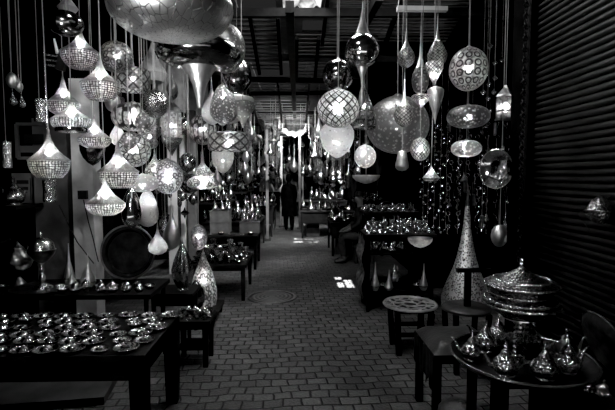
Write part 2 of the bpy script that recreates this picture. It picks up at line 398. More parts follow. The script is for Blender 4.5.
# ------------------------------------------------------------------ roller shutter on the right
SX = 2.0
sh = thing('roller_shutter', (SX, 2.2, 0), 'closed black roller shutter with ribbed horizontal slats', 'roller shutter')
mb = MB(); pitch = .05; n = int(3.6 / pitch)
prof = []
for i in range(n):
    z = i * pitch
    prof += [(0, z), (-.014, z + .01), (-.018, z + .025), (-.012, z + .04), (0, z + .049)]
def shut(u, w):
    i = min(int(round(w * (len(prof) - 1))), len(prof) - 1); d, z = prof[i]
    sag = .05 * math.sin(PI * z / 3.6) * 0
    return (d + sag, -2.6 + 4.05 * u, z)
mb.grid(shut, 3, len(prof) - 1)
M['shutter'] = metal('shutter_steel', .007, .018, .42, 5, .25, 8, metallic=.6)
mb.build('slat_curtain', M['shutter'], sh, True)
MB().box((-.03, 1.47, 1.8), (.07, .06, 3.6)).build('guide_rail', M['black'], sh, False)
MB().box((-.02, -.6, .03), (.05, 4.0, .07)).build('bottom_bar', M['dark_metal'], sh, False)
struct('wall_right_pier', MB().box((2.13, 3.86, 2), (.34, .26, 4)), W)

# ------------------------------------------------------------------ lanterns
def ell(n=14, a0=0.0, a1=1.0, p=1.0):
    return [(a0 + (a1 - a0) * (1 - math.cos(PI * i / n)) / 2, math.sin(PI * i / n) ** p) for i in range(n + 1)]
KINDS = {   # part name, profile of (t down the height, r of the half width), material key or None for the lantern's own
 'drop': [('cap', [(0, .03), (.02, .07), (.08, .07), (.10, .09)], 'dark_metal'),
          ('mesh_cone', [(.10, .085), (.22, .15), (.34, .28), (.44, .46), (.53, .70), (.60, .92), (.63, 1.0)], 'wiremesh'),
          ('rim', [(.625, 1.0), (.635, 1.03), (.655, 1.02), (.66, .99)], 'dark_metal'),
          ('bead_bowl', [(.66, 1.0), (.74, .985), (.82, .93), (.90, .82), (.97, .66), (1, .60)], 'bead')],
 'hat': [('cap', [(0, .03), (.03, .09), (.1, .09)], 'dark_metal'),
         ('mesh_cone', [(.10, .09), (.25, .25), (.38, .5), (.5, .78), (.58, .95)], 'wiremesh'),
         ('bead_band', [(.58, .97), (.68, 1.0), (.78, .97), (.86, .88)], 'bead'),
         ('rim', [(.86, .80), (.93, .82), (1, .80), (1, .7)], 'chrome')],
 'bulbdrop': [('cap', [(0, .03), (.1, .07)], 'dark_metal'),
         ('mesh_cone', [(.10, .08), (.3, .2), (.5, .5), (.62, .8), (.70, 1.0)], 'wiremesh'),
         ('bead_bowl', [(.70, 1.0), (.8, .98), (.92, .8), (1, .5)], 'bead')],
 'globe': [('cap', [(0, .08), (.03, .16), (.07, .2)], 'dark_metal'), ('shade', [(t, r) for t, r in ell(18, .03, 1.0)][1:], None)],
 'saucer': [('cap', [(0, .04), (.05, .14), (.12, .16)], 'dark_metal'), ('shade', ell(16, .06, 1.0, .75), None)],
 'egg': [('cap', [(0, .05), (.04, .16), (.07, .22)], 'dark_metal'),
         ('shade', [(.05, .18), (.12, .42), (.22, .62), (.36, .80), (.52, .94), (.68, 1.0), (.8, .94), (.9, .74), (.97, .4), (1, 0)], None)],
 'invegg': [('cap', [(0, .3), (.02, .5), (.05, .6)], 'dark_metal'),
         ('shade', [(.03, .6), (.1, .82), (.25, 1.0), (.42, 1.0), (.6, .88), (.75, .68), (.86, .42), (.92, .2), (.95, .07), (1, .12)], None)],
 'tear': [('finial', [(0, .01), (.06, .03), (.12, .06)], 'satin'),
          ('shade', [(.12, .06), (.28, .14), (.42, .34), (.56, .7), (.68, .94), (.78, 1.0), (.88, .88), (.96, .5), (1, 0)], None)],
 'leaf': [('finial', [(0, .01), (.05, .06)], 'dark_metal'),
          ('shade', [(.04, .05), (.2, .42), (.38, .78), (.55, .98), (.7, 1), (.85, .8), (.95, .5), (1, .3)], None)],
 'spire': [('spire', [(0, .01), (.10, .07), (.20, .18), (.28, .34), (.33, .5)], 'satin'),
           ('shade', ell(16, .31, .62), None),
           ('tail', [(.62, .3), (.66, .22), (.72, .10), (.8, .06), (.86, .16), (.93, .2), (1, .02)], 'satin')],
 'bottle': [('neck', [(0, .12), (.1, .13), (.14, .2)], 'dark_metal'),
            ('shade', [(.14, .2), (.3, .42), (.5, .7), (.7, .9), (.86, 1.0), (.93, .98)], None),
            ('rim', [(.93, .98), (.95, 1.06), (.99, 1.04), (1, .9)], 'chrome')],
 'drum': [('cap', [(0, .06), (.12, .2), (.2, .5)], 'dark_metal'),
          ('shade', [(.2, .55), (.28, .9), (.36, 1.0), (.75, 1.0), (.88, .86), (1, .55)], None)],
 'band': [('cap', [(0, .08), (.15, .12), (.25, .5)], 'dark_metal'),
          ('shade', [(.25, .86), (.32, 1.0), (.9, .98), (1, .9)], None)],
 'hex': [('roof', [(0, .02), (.05, .12), (.12, .25), (.2, .7), (.26, .85)], 'dark_metal'),
         ('shade', [(.26, .78), (.30, .80), (.66, .80), (.70, .78)], None),
         ('skirt', [(.70, .9), (.78, .75), (.88, .35), (.95, .15), (1, .02)], 'engraved')],
 'longpendant': [('neck', [(0, .03), (.25, .07), (.45, .16), (.56, .38), (.62, .6)], 'satin'),
             ('shade', [(.62, .6), (.70, .9), (.78, 1.0), (.86, .95), (.94, .7), (1, .2)], None)],
 'hexdouble': [('neck', [(0, .03), (.3, .08), (.5, .2), (.55, .35)], 'satin'),
             ('shade', [(.55, .35), (.68, .7), (.82, 1.0), (.9, 1.0), (1, .8)], None)],
 'hexbowl': [('shade', [(0, .85), (.08, 1.0), (.3, .95), (.6, .55), (.85, .2), (1, .12)], None)],
 'pendant': [('neck', [(0, .05), (.2, .10), (.36, .28), (.42, .5)], 'satin'),
             ('shade', [(.42, .5), (.55, .85), (.68, 1.0), (.8, .92), (.9, .65), (1, .1)], None)],
 'twin': [('shade', [(0, .1), (.2, .5), (.36, .95), (.46, 1.0), (.5, .9)], None),
          ('lower_bowl', [(.5, .9), (.54, 1.05), (.66, .95), (.8, .6), (.92, .25), (1, .1)], None)],
 'goblet': [('shade', [(0, .15), (.05, .7), (.1, 1.0), (.25, .98), (.45, .7), (.65, .4), (.85, .15), (1, .03)], None)],
 'saucertrumpet': [('shade', ell(14, 0, .42, .7), None),
                   ('trumpet', [(.38, .45), (.5, .30), (.65, .18), (.8, .12), (1, .05)], 'satin')],
 'cup': [('shade', [(0, .5), (.04, .62), (.4, .8), (.7, 1.0), (.85, .95), (.96, .6), (1, .1)], None)],
 'cone': [('shade', [(0, .03), (.15, .12), (.45, .45), (.75, .9), (.8, 1.0), (1, .7)], None)],
 'dish': [('shade', [(0, .98), (.05, 1.0), (.3, .95), (.6, .75), (.85, .4), (1, .0)], None)],
 'teapot': [('neck', [(0, .03), (.15, .06), (.35, .10), (.42, .2)], 'dark_metal'),
            ('shade', [(.42, .2), (.5, .42), (.6, .5), (.68, .5), (.75, .85), (.84, 1.0), (.93, .95), (1, .6)], None)],
 'double': [('shade', ell(10, 0, .6), None), ('lower_shade', [(t, r * .7) for t, r in ell(10, .5, 1)], None)],
}
def pattern_seg(kind): return 6 if kind == 'hex' else 32
REG = []       # (x, y, r, z0, z1) of what hangs already
def clash(x, y, r, z0, z1, m=.006):
    for X, Yy, R_, a, b in REG:
        d = math.hypot(x - X, y - Yy)
        if z0 < b and a < z1:
            if d < r + R_ + m: return True
        elif z0 >= b:
            if d < r + .012: return True
        elif d < R_ + .012: return True
    return False
def settle(cx, y0, y1, w, Y, cord=True):
    for k in range(120):
        yy = Y + (k // 2) * .03 * (1 if k % 2 else -1) 
        pt, pb = at(cx, y0, yy), at(cx, y1, yy); pc = at(cx, (y0 + y1) / 2, yy) - Vector((0, 0, CZ))
        r = w / 2 * (yy / F) * (pc.y / pc.length) * 1.06
        if not clash(pb.x, yy, r, pb.z, pt.z): break
    else: print('NO PLACE', cx, y0)
    REG.append((pb.x, yy, r, pb.z, pt.z)); return yy
def lantern(kind, cx, y0, y1, w, Y, mat, lit, label, cord=True, name='hanging_lantern', top=None, bt=None, bulb='bulb', group=None, tilt=None, cat='lantern'):
    Y = settle(cx, y0, y1, w, Y)
    pt, pb = at(cx, y0, Y), at(cx, y1, Y)
    pc = at(cx, (y0 + y1) / 2, Y) - Vector((0, 0, CZ)); H = pt.z - pb.z; hw = w / 2 * (Y / F) * (pc.y / pc.length)
    t = thing(name, (pb.x, Y, pb.z), label, cat, group)
    for pn, prof, mk in KINDS[kind]:
        mb = MB().lathe([(r * hw, H * (1 - tt)) for tt, r in prof], pattern_seg(kind))
        mb.build(pn, M[mk or mat], t, kind != 'hex')
    if cord:
        zt = (ZR if top is None else top) - pb.z
        MB().tube([(0, 0, H * .99), (random.uniform(-.01, .01), 0, (H + zt) / 2), (0, 0, zt)], .0028 if Y < 4 else .004, 5).build('cord', M['cord'], t)
    if lit:
        bz = {'drop': .50, 'hat': .45, 'bulbdrop': .5, 'egg': .35, 'tear': .7, 'teapot': .8, 'pendant': .66, 'hex': .5, 'band': .6, 'spire': .46}.get(kind, .5)
        if bt is not None: bz = bt
        r = min(.013, hw * .14, H * .09) * lit ** .5
        MB().lathe([(r * math.sin(PI * i / 8), r * 1.2 * math.cos(PI * i / 8)) for i in range(9)], 10).build('bulb', M[bulb], t).location = (0, 0, H * (1 - bz))
    if tilt: t.rotation_euler = tilt
    return t
exec_list = [
 # beaded drops of the front cluster
 ('drop', 50, 129, 178, 42, 3.0, None, 1.0, 'lit beaded drop lantern hanging lowest in front of the dark plaster'),
 ('drop', 81, 26, 68, 40, 3.1, None, 1.0, 'lit beaded drop lantern under the dark dome, highest of its kind'),
 ('drop', 101, 55, 100, 40, 2.9, None, 1.1, 'lit beaded drop lantern just below and beside the highest one'),
 ('bulbdrop', 64, 76, 115, 34, 3.3, None, .8, 'lit mesh drop lantern half hidden above the flat-brimmed one'),
 ('hat', 72, 101, 132, 41, 3.0, None, 1.1, 'lit flat-brimmed lantern with bead band and bright bottom ring'),
 ('bulbdrop', 95, 116, 148, 34, 3.3, None, .9, 'lit mesh drop lantern with a dark bowl hanging below it'),
 ('drop', 119, 142, 188, 40, 2.9, None, 1.1, 'lit beaded drop lantern beside the swirl globe'),
 ('bulbdrop', 106, 176, 215, 40, 2.8, None, 1.1, 'lit squat beaded lantern, lowest lantern in front of the pale pier'),
 ('dish', 93, 145, 166, 26, 3.4, 'smoke', 0, 'dark glossy bowl hanging below a lit mesh drop'),
 ('globe', 66, 10, 36, 38, 2.9, 'smoke', 0, 'dark dented metal dome hanging at the top of the beaded lanterns'),
 ('cone', 68, -8, 12, 22, 2.9, 'satin', 0, 'small silver cone lantern above the dark dented dome'),
 ('saucer', 117, 40, 72, 34, 3.4, 'floral', .25, 'dim tulip-shaped pierced lantern under the huge saucer'),
 ('band', 133, 62, 91, 36, 3.8, 'zigzag', .35, 'dim drum lantern with zigzag glass beside the tulip one'),
 # big ones at the top
 ('saucer', 172, -26, 38, 130, 2.3, 'saucer', 0, 'huge smoked metal saucer chandelier, biggest of the lanterns overhead'),
 ('saucertrumpet', 200, 39, 108, 84, 3.0, 'smoke', .0, 'dark polished saucer lantern ending in a trumpet, under the huge one'),
 ('globe', 226, 22, 73, 40, 3.4, 'speck', .5, 'speckled pierced globe tucked behind the two big saucers'),
 ('globe', 237, 56, 94, 30, 3.9, 'smoke', 0, 'dark smoky globe below the speckled pierced globe'),
 # middle of the left cluster
 ('saucer', 134, 101, 131, 44, 4.0, 'panelled', 1.6, 'flattened panelled glass lantern glowing among the drops'),
 ('globe', 143, 112, 131, 16, 3.5, 'speck', .5, 'tiny pierced ball in front of the flattened panelled lantern'),
 ('globe', 155, 89, 118, 27, 3.9, 'engraved', 0, 'mottled grey engraved globe beside the striped awning'),
 ('globe', 134, 132, 167, 35, 4.0, 'swirl', 1.8, 'glowing globe wrapped in swirling dark wire'),
 ('globe', 129, 131, 150, 16, 3.5, 'speck', .6, 'small bright ball in front of the swirl globe'),
 ('double', 150, 124, 149, 24, 4.2, 'floral', 1.0, 'clustered flower lantern between swirl globe and hexagonal lantern'),
 ('hex', 172, 96, 156, 26, 4.4, 'glasspane', 1.3, 'six-sided glass lantern with pointed metal roof'),
 ('saucer', 143, 173, 192, 31, 3.7, 'speckbig', 1.0, 'flat glowing disc lantern beside a beaded drop'),
 ('globe', 168, 158, 194, 31, 3.7, 'floral', 1.8, 'bright flower-pierced globe near the white door posts'),
 ('tear', 155, 148, 179, 20, 4.0, 'floral', 1.0, 'small teardrop lantern above the flower-pierced globe'),
 ('globe', 188, 152, 172, 17, 4.4, 'smokecut', .2, 'small dark ball with a bright centre in front of the white posts'),
 ('globe', 190, 173, 194, 20, 4.5, 'smoke', 0, 'small dark globe right under the ball on the white posts'),
 ('globe', 203, 113, 145, 27, 4.6, 'panelled', .8, 'ribbed glass globe with bright rim beside the speckled egg'),
 ('egg', 224, 82, 124, 28, 4.2, 'speck', 1.6, 'bright speckled egg lantern nested in a crescent dish'),
 ('dish', 231, 98, 124, 46, 4.5, 'satin', 0, 'crescent-shaped metal dish behind the speckled egg'),
 ('tear', 212, 76, 125, 20, 4.7, 'milk', .4, 'slim pale teardrop just behind the speckled egg'),
 ('band', 229, 127, 151, 42, 4.4, 'zigzag', 1.5, 'wide flat lantern with a zigzag glass band'),
 ('invegg', 223, 146, 175, 22, 4.7, 'milk', .35, 'dim frosted cup hanging below the zigzag band lantern'),
 ('teapot', 203, 148, 189, 32, 4.2, 'floral', 1.6, 'long-necked pot lantern with a broad glowing base'),
 ('egg', 132, 186, 228, 20, 3.9, 'chrome', 0, 'dark silver egg lantern hanging above the big black tray'),
 ('egg', 148, 188, 227, 22, 4.1, 'milk', .45, 'pale glowing egg lantern beside the dark silver one'),
 ('tear', 158, 223, 255, 20, 4.1, 'milk', .3, 'glowing teardrop low beside the big black tray'),
 ('tear', 172, 200, 250, 18, 4.4, 'satin', 0, 'tall silver teardrop with a long spire'),
 ('leaf', 166, 218, 252, 18, 4.5, 'engraved', 0, 'leaf-shaped engraved lantern behind the teardrops'),
 ('globe', 199, 224, 250, 17, 4.7, 'floral', .4, 'small pierced ball lantern above the tall pierced floor cone'),
 ('cone', 152, 43, 82, 34, 4.6, 'cloth', 0, 'grey cone shade hanging in the shadow above the engraved globe'),
 ('goblet', 243, 100, 128, 26, 4.9, 'speckbig', .4, 'pale goblet-shaped shade beside the crescent dish'),
 ('globe', 113, 92, 112, 16, 4.4, 'satin', 0, 'small silver ball between the beaded drops and the panelled lantern'),
 ('globe', 184, 118, 134, 12, 4.8, 'chrome', 0, 'tiny polished ball beside the six-sided lantern'),
 ('tear', 118, 112, 146, 16, 4.6, 'milk', .5, 'narrow frosted teardrop behind the swirl globe'),
 # dim metal things in the dark shop corner
 ('globe', 12, 72, 88, 12, 4.0, 'satin', 0, 'dim metal ball hanging in the dark shop corner'),
 ('pendant', 19, 74, 92, 9, 4.1, 'satin', 0, 'dim slim metal pendant in the dark shop corner'),
 ('tear', 13, 88, 106, 10, 4.1, 'engraved', 0, 'dim engraved teardrop below the metal ball in the dark corner'),
 ('tear', 22, 92, 108, 8, 4.0, 'engraved', 0, 'small glinting teardrop, lowest in the dark shop corner'),
 # right-hand cluster
 ('spire', 362, 0, 108, 36, 3.6, 'chrome', 0, 'mirror-polished globe with tall spire and long tail'),
 ('globe', 338, 58, 91, 32, 3.9, 'smoke', 0, 'dark smoky glass globe above the net-covered one'),
 ('globe', 338, 88, 128, 42, 3.7, 'lattice', 2.2, 'glowing globe covered in a dark net pattern'),
 ('invegg', 337, 122, 160, 34, 4.0, 'milk', .9, 'milky white lantern tapering down to a point below the net globe'),
 ('bottle', 364, 84, 129, 25, 3.8, 'bottleglass', .5, 'bottle-shaped grey glass lantern beside the net globe'),
 ('globe', 365, 144, 168, 22, 3.9, 'speckbig', 1.3, 'small bright pierced globe above the shallow dish'),
 ('dish', 366, 175, 184, 28, 3.9, 'white', 0, 'shallow pale metal dish hanging under the small bright globe'),
 ('globe', 397, 94, 154, 64, 4.6, 'speckhuge', .9, 'very large pale speckled globe behind the hanging pendants'),
 ('longpendant', 406, 18, 68, 18, 3.6, 'rings', 1.2, 'slim-necked bell pendant on the first cord of the ceiling bar'),
 ('longpendant', 404, 72, 127, 21, 3.7, 'lattice', 1.6, 'long-necked lattice pendant in front of the very large speckled globe'),
 ('longpendant', 420, 24, 95, 18, 3.8, 'speck', 1.5, 'long-necked pendant on the middle cord of the ceiling bar'),
 ('hexbowl', 421, 95, 108, 20, 3.7, 'lattice', 1.0, 'shallow lattice bowl under the middle pendant'),
 ('hexdouble', 437, 14, 63, 21, 3.7, 'lattice', 1.3, 'faceted lattice pendant on the last cord of the ceiling bar'),
 ('hexbowl', 434, 62, 86, 19, 3.6, 'lattice', 1.3, 'tapering lattice bowl right below the faceted pendant'),
 ('goblet', 435, 86, 124, 17, 3.7, 'satin', 0, 'silver trumpet cone hanging beneath the two-tier lattice pendant'),
 ('globe', 468, 46, 91, 41, 3.5, 'rings', .9, 'large globe patterned with dark rings near the dark pier'),
 ('saucer', 468, 104, 128, 45, 3.7, 'speck', .35, 'dim flattened pierced lantern under the ring-patterned globe'),
 ('saucer', 466, 139, 157, 32, 3.9, 'speckbig', .9, 'small flat glowing lantern below the dim flattened one'),
 ('globe', 420, 137, 161, 20, 3.9, 'lattice', .9, 'small faceted ball lantern beside the very large globe'),
 ('cup', 402, 151, 171, 14, 4.2, 'satin', 0, 'tapered silver cup hanging under the very large globe'),
 ('cone', 431, 165, 181, 18, 4.0, 'speckbig', .4, 'little flared cone lantern under the faceted ball'),
 ('dish', 420, 238, 248, 26, 5.0, 'milk', .3, 'pale half-bowl lantern hanging under the brass stall edge'),
 ('globe', 499, 224, 247, 18, 4.2, 'satin', 0, 'grey banded metal pot lantern beside the dark pier'),
]
M['saucer'] = shell('mottled_cut_silver', 'lines', 46, 13, solid=.7, trans=.02, clear=0, rnd=1, th=.06, soft=-.06, rough=.3, mix=.8, fwd=0)
M['smokecut'] = shell('smoked_cut_metal', 'lines', 26, 9, solid=.22, trans=.25, clear=.35, rnd=1, th=.05, soft=-.03, rough=.16, mix=.5)
M['glasspane'] = shell('bevelled_pane', 'lines', 6, 1.5, solid=.2, trans=.65, clear=.25, rnd=0, th=.06, soft=.03, rough=.3)
M['speckhuge'] = shell('pierced_grey_metal', 'speck3', 27, 27, solid=.13, trans=.75, clear=.1, th=.42, soft=.12, rough=.38, tsolid=.08)
M['bottleglass'] = shell('grey_bottle_glass', 'lines', 10, 4, solid=.1, trans=.3, clear=.3, rnd=.2, th=.05, soft=.04, rough=.15)
for e in exec_list:
    lantern(e[0], e[1], e[2], e[3], e[4], e[5], e[6], e[7], e[8], cord=(e[8].find('under the brass stall') < 0))
# the ceiling bar the pendants hang from
bp = at(422, 9, 3.75)
cb = thing('ceiling_bar', bp, 'short pale metal bar carrying three pendant cords', 'ceiling bar')
MB().box((0, 0, 0), (.42, .05, .035)).build('bar_body', M['white'], cb, False)
for sx in (-.15, .15): MB().tube([(sx, 0, .01), (sx, 0, ZR - bp.z)], .004, 5).build('hanger_wire', M['cord'], cb)
# the bright box lantern by the pier
pb = at(505, 118, 4.6)
t = thing('hanging_box_lantern', (pb.x, 4.6, pb.z), 'bright square glass lantern in the gap beside the dark pier', 'lantern')
MB().box((0, 0, .11), (.13, .13, .22)).build('shade', M['glasspane'], t, False)
MB().lathe([(.01, .34), (.03, .31), (.09, .24), (.105, .22)], 4).build('roof_cap', M['dark_metal'], t, False)
MB().box((0, 0, -.01), (.15, .15, .02)).build('base', M['dark_metal'], t, False)
for sx in (-1, 1): MB().tube([(sx * .068, -.07, 0), (sx * .068, -.07, .22)], .006, 5).build('corner_post', M['dark_metal'], t)
MB().tube([(0, 0, .34), (0, 0, ZR - pb.z)], .004, 5).build('cord', M['cord'], t)
MB().lathe([(.035 * math.sin(PI * i / 8), .05 * math.cos(PI * i / 8)) for i in range(9)], 10).build('bulb', M['bulb_soft'], t).location = (0, 0, .11)
# little hanging openwork diamonds
dl = MB()
for k in range(4):
    a = PI / 2 * k
    dl.tube([(math.cos(a) * .05, 0, math.sin(a) * .05), (math.cos(a + PI/2) * .05, 0, math.sin(a + PI/2) * .05)], .006, 5)
    dl.tube([(math.cos(a) * .03, 0, math.sin(a) * .03), (math.cos(a + PI/2) * .03, 0, math.sin(a + PI/2) * .03)], .004, 5)
dl.ring((0, 0, 0), .014, .004, 'y', 10)
dmesh = dl.mesh('openwork', M['silver'])
for i, (x, y, s) in enumerate([(490, 46, 1.2), (495, 63, 1), (487, 75, .9), (495, 78, 1), (483, 92, 1), (494, 92, 1), (488, 98, .9), (489, 84, .9), (502, 60, .9)]):
    p = at(x, y, 4.5)
    o = thing('hanging_ornament', p, 'small openwork diamond ornament strung beside the ring-patterned globe', 'ornament', 'openwork diamonds beside the ring-patterned globe')
    s *= .55; o.scale = (s, s, s)
    ch = bpy.data.objects.new('openwork_frame', dmesh); col.objects.link(ch); ch.parent = o
    MB().tube([(0, 0, .05), (0, 0, (ZR - p.z) / s)], .0018, 4).build('string', M['cord'], o)

# tilted mirror dish on the pier
pd = at(496, 169, 4.05)
t = thing('mirror_dish', pd, 'oval polished dish hung tilted on the dark pier', 'dish')
rot = Euler((R(90), 0, R(-58))).to_matrix().to_4x4() @ Matrix.Rotation(R(10), 4, 'Y')
MB().lathe([(.0, -.05), (.09, -.045), (.15, -.025), (.19, 0)], 36, rot).build('dish_body', M['chrome'], t)
MB().ring((0, 0, 0), .195, .008, 'z', 36, rot).build('rim', M['silver'], t)
t.scale = (.8, .8, .92)

# lamp on the shutter with its wire arm
pa = at(600, 210, 2.7)
t = thing('wall_lamp', pa, 'dim beaded lamp on a bent wire arm in front of the shutter', 'lamp')
MB().lathe([(.01, .09), (.05, .06), (.085, .0), (.07, -.05), (.02, -.09)], 24).build('shade', M['engraved'], t)
MB().tube([(.13, 0, .12), (-.14, 0, -.02), (-.06, 0, -.13)], .004, 5).build('wire_arm', M['silver'], t)
MB().tube([(.13, 0, .12), (.14, 0, .9)], .004, 5).build('hanging_cable', M['cord'], t)

# ------------------------------------------------------------------ tables and stands
def table(name, x0, x1, y0, y1, z, label, cat='table', mat='black', th=.04, leg=.06, apron=.1, shelf=None, legs=True, group=None):
    cx, cy = (x0 + x1) / 2, (y0 + y1) / 2; w, d = x1 - x0, y1 - y0
    t = thing(name, (cx, cy, 0), label, cat, group)
    MB().box((0, 0, z - th / 2), (w, d, th)).build('tabletop', M[mat], t, False)
    if apron: 
        a = MB()
        for sy in (-1, 1): a.box((0, sy * (d / 2 - .05), z - th - apron / 2), (w - .08, .02, apron))
        for sx in (-1, 1): a.box((sx * (w / 2 - .05), 0, z - th - apron / 2), (.02, d - .08, apron))
        a.build('apron', M[mat], t, False)
    if legs:
        for sx in (-1, 1):
            for sy in (-1, 1):
                MB().box((sx * (w / 2 - .05), sy * (d / 2 - .05), (z - th) / 2), (leg, leg, z - th), taper=.8).build('leg', M[mat], t, False)
    if shelf: MB().box((0, 0, shelf), (w - .1, d - .1, .02)).build('lower_shelf', M[mat], t, False)
    return t
table('display_table', -2.75, -.875, 2.52, 3.3, .66, 'long black table crowded with small lidded brass dishes', apron=.13, leg=.1)
table('display_table', -3.2, -1.2, 3.62, 4.2, .72, 'black table behind the dish table, carrying the big round tray', apron=0, leg=.03)
table('low_stool', at(172, 320, 3.9).x, at(212, 320, 3.9).x, 3.8, 4.15, .43, 'low black stool holding a tray of tiny brass pieces', 'stool', leg=.05, apron=.05, shelf=.16)
table('display_stand', at(152, 300, 4.6).x, at(196, 300, 4.6).x, 4.45, 4.85, .5, 'dark stand under the tall egg-shaped vase', leg=.04)
table('display_table', at(196, 250, 6.4).x, at(250, 250, 6.4).x, 5.9, 6.9, .50, 'low table heaped with small bowls before the white posts', apron=.05)
table('display_table', at(190, 240, 8.0).x - .2, at(258, 240, 8.0).x, 7.9, 8.8, .62, 'stall table with stacked grey boxes and cone tagines', apron=.2)
table('display_table', -2.1, -.75, 9.6, 11.2, .7, 'far stall table in shadow, beyond the boxes', apron=.3)
table('display_table', -2.1, -.6, 12.2, 14.4, .8, 'farthest stall table beside the walking person', apron=.4)
# right side stalls
table('display_table', .86, 1.76, 5.35, 5.85, .98, 'tall stall table piled with small brass trinkets', apron=.05, leg=.045, shelf=.25)
table('display_table', .95, 1.75, 6.05, 6.45, 1.2, 'raised back tier of the brass trinket stall', apron=.05, leg=.045, shelf=.6)
table('display_table', .75, 1.9, 9.2, 10.4, .72, 'shaded stall table beyond the seated man', apron=.3)
table('display_table', .15, 1.7, 11.9, 13.2, .75, 'far stall table with glinting metalware behind the sun patches', apron=.3)
table('display_table', .5, 1.8, 15, 17, .85, 'deepest stall table on the doorway side', apron=.4)
table('shop_shelf', -3.5, -2.62, 4.2, 4.65, 1.42, 'black wall shelf carrying the little teapot', 'shelf', apron=0, legs=False)
table('shop_shelf', -3.3, -2.65, 3.95, 4.15, 1.12, 'lower black shelf in the corner by the dark plaster', 'shelf', apron=0, legs=False)

# ------------------------------------------------------------------ small wares
def proto(name, label, cat, group): return thing(name, (0, -5, 0), label, cat, group)
LAT = {}
def ware(kind, label, cat, group, mat='brass'):
    t = proto({'dish': 'lidded_dish', 'bowl': 'small_bowl', 'cup': 'metal_cup', 'cone': 'cone_tagine', 'vase': 'spired_vase', 'pot': 'sugar_pot', 'candle': 'candle_holder', 'box': 'trinket_box', 'plate': 'small_plate', 'lamp': 'small_lantern'}[kind], label, cat, group)
    def L(nm, pr, m=mat, seg=16, fl=0, nf=8): MB().lathe(pr, seg, flute=fl, nfl=nf).build(nm, M[m], t)
    if kind == 'dish':
        L('saucer', [(.0, .008), (.045, .008), (.068, .014), (.085, .027), (.089, .025), (.065, .004), (.0, 0)], 'dish_metal', 20)
        L('pot_body', [(.0, .03), (.034, .036), (.042, .026), (.036, .014), (.02, .010)], 'chrome')
        L('lid', [(.0, .056), (.006, .053), (.007, .047), (.004, .044), (.02, .043), (.034, .036)], 'chrome')
    elif kind == 'bowl':
        L('bowl_body', [(.0, .012), (.04, .02), (.062, .05), (.066, .05), (.045, .01), (.02, .0), (0, 0)], seg=20)
        L('rim', [(.062, .05), (.066, .054), (.069, .05), (.066, .047)], 'chrome', 20)
    elif kind == 'cup':
        L('cup_body', [(.02, .01), (.03, .06), (.034, .06), (.024, .005), (.012, .0)])
    elif kind == 'cone':
        L('dish_base', [(.05, .03), (.06, .035), (.05, .005), (.03, 0)])
        L('cone_lid', [(0, .18), (.008, .17), (.006, .15), (.02, .11), (.038, .06), (.052, .035)], mat)
    elif kind == 'vase':
        L('vase_body', [(.004, .40), (.006, .3), (.014, .2), (.03, .13), (.052, .08), (.058, .05), (.045, .015), (.03, 0)])
    elif kind == 'pot':
        L('pot_body', [(.02, .07), (.045, .05), (.05, .03), (.035, .008), (.03, 0)], 'engraved')
        L('lid', [(0, .12), (.01, .105), (.006, .095), (.03, .08), (.035, .07)], 'chrome')
    elif kind == 'candle':
        L('stem', [(.02, .12), (.024, .115), (.008, .1), (.012, .07), (.006, .05), (.03, .01), (.035, 0)])
    elif kind == 'box':
        MB().box((0, 0, .025), (.09, .06, .05)).build('box_body', M['engraved'], t, False)
        MB().lathe([(0, .075), (.03, .068), (.045, .05)], 4, Matrix.Rotation(R(45), 4, 'Z')).build('lid', M['chrome'], t, False)
    elif kind == 'plate':
        L('plate_body', [(.0, .006), (.05, .006), (.085, .02), (.088, .018), (.05, 0), (0, 0)], 'hammered', 24)
    elif kind == 'lamp':
        L('shade', [(.01, .2), (.02, .17), (.05, .13), (.055, .09), (.04, .04), (.01, .0)], mat)
        L('cap', [(.002, .25), (.01, .23), (.02, .2)], 'dark_metal')
    return t
RAD = {'lidded_dish': .089, 'small_bowl': .069, 'metal_cup': .036, 'cone_tagine': .06, 'spired_vase': .06, 'sugar_pot': .052, 'candle_holder': .036, 'trinket_box': .056, 'small_plate': .088, 'small_lantern': .056}
def place(protos, pts, smin=.85, smax=1.15, d=None):
    for i, p in enumerate(pts):
        pr = random.choice(protos)
        s = random.uniform(smin, smax)
        if d: s = min(s, d * .92 / 2 / RAD.get(pr.name.split('.')[0], .06))
        if not pr.get('_used'):
            pr['_used'] = 1; pr.location = p; pr.rotation_euler = (0, 0, random.uniform(0, 6)); pr.scale = (s, s, s)
        else:
            copy_tree(pr, p, random.uniform(0, 6), s=s)
def cleanup():
    dead = []
    for o in list(bpy.data.objects):
        if '_used' in o: del o['_used']
        elif o.type == 'EMPTY' and o.parent is None and o.location.y == -5:
            dead += [o] + kids(o) + [g for c in kids(o) for g in kids(c)]
    for o in dead: bpy.data.objects.remove(o)
def jgrid(x0, x1, y0, y1, z, dx, dy, j=.2, skip=0.0):
    out = []; ny = max(1, int(round((y1 - y0) / dy))); nx = max(1, int(round((x1 - x0) / dx)))
    for b in range(ny):
        for a in range(nx):
            if random.random() < skip: continue
            out.append((x0 + (a + .5 + (.25 if b % 2 else -.25)) * (x1 - x0) / nx + random.uniform(-j, j) * dx, y0 + (b + .5) * (y1 - y0) / ny + random.uniform(-j, j) * dy, z))
    return out
# front dish table
P = [ware('dish', 'lidded brass dish on a saucer on the long black table', 'dish', 'lidded dishes on the long black table', 'hammered'),
     ware('dish', 'lidded brass dish on a saucer on the long black table', 'dish', 'lidded dishes on the long black table', 'brass'),
     ware('bowl', 'wide shallow bowl among the lidded dishes on the long table', 'bowl', 'shallow bowls on the long black table', 'hammered'),
     None and ware('candle', 'short candle holder among the lidded dishes on the long table', 'candle holder', 'candle holders on the long black table', 'chrome')]
pts = jgrid(-2.7, -.90, 2.53, 3.29, .661, .145, .12, .11)
place([P[0], P[0], P[1], P[1], P[2], P[0]], pts, .6, 1.0, .165)
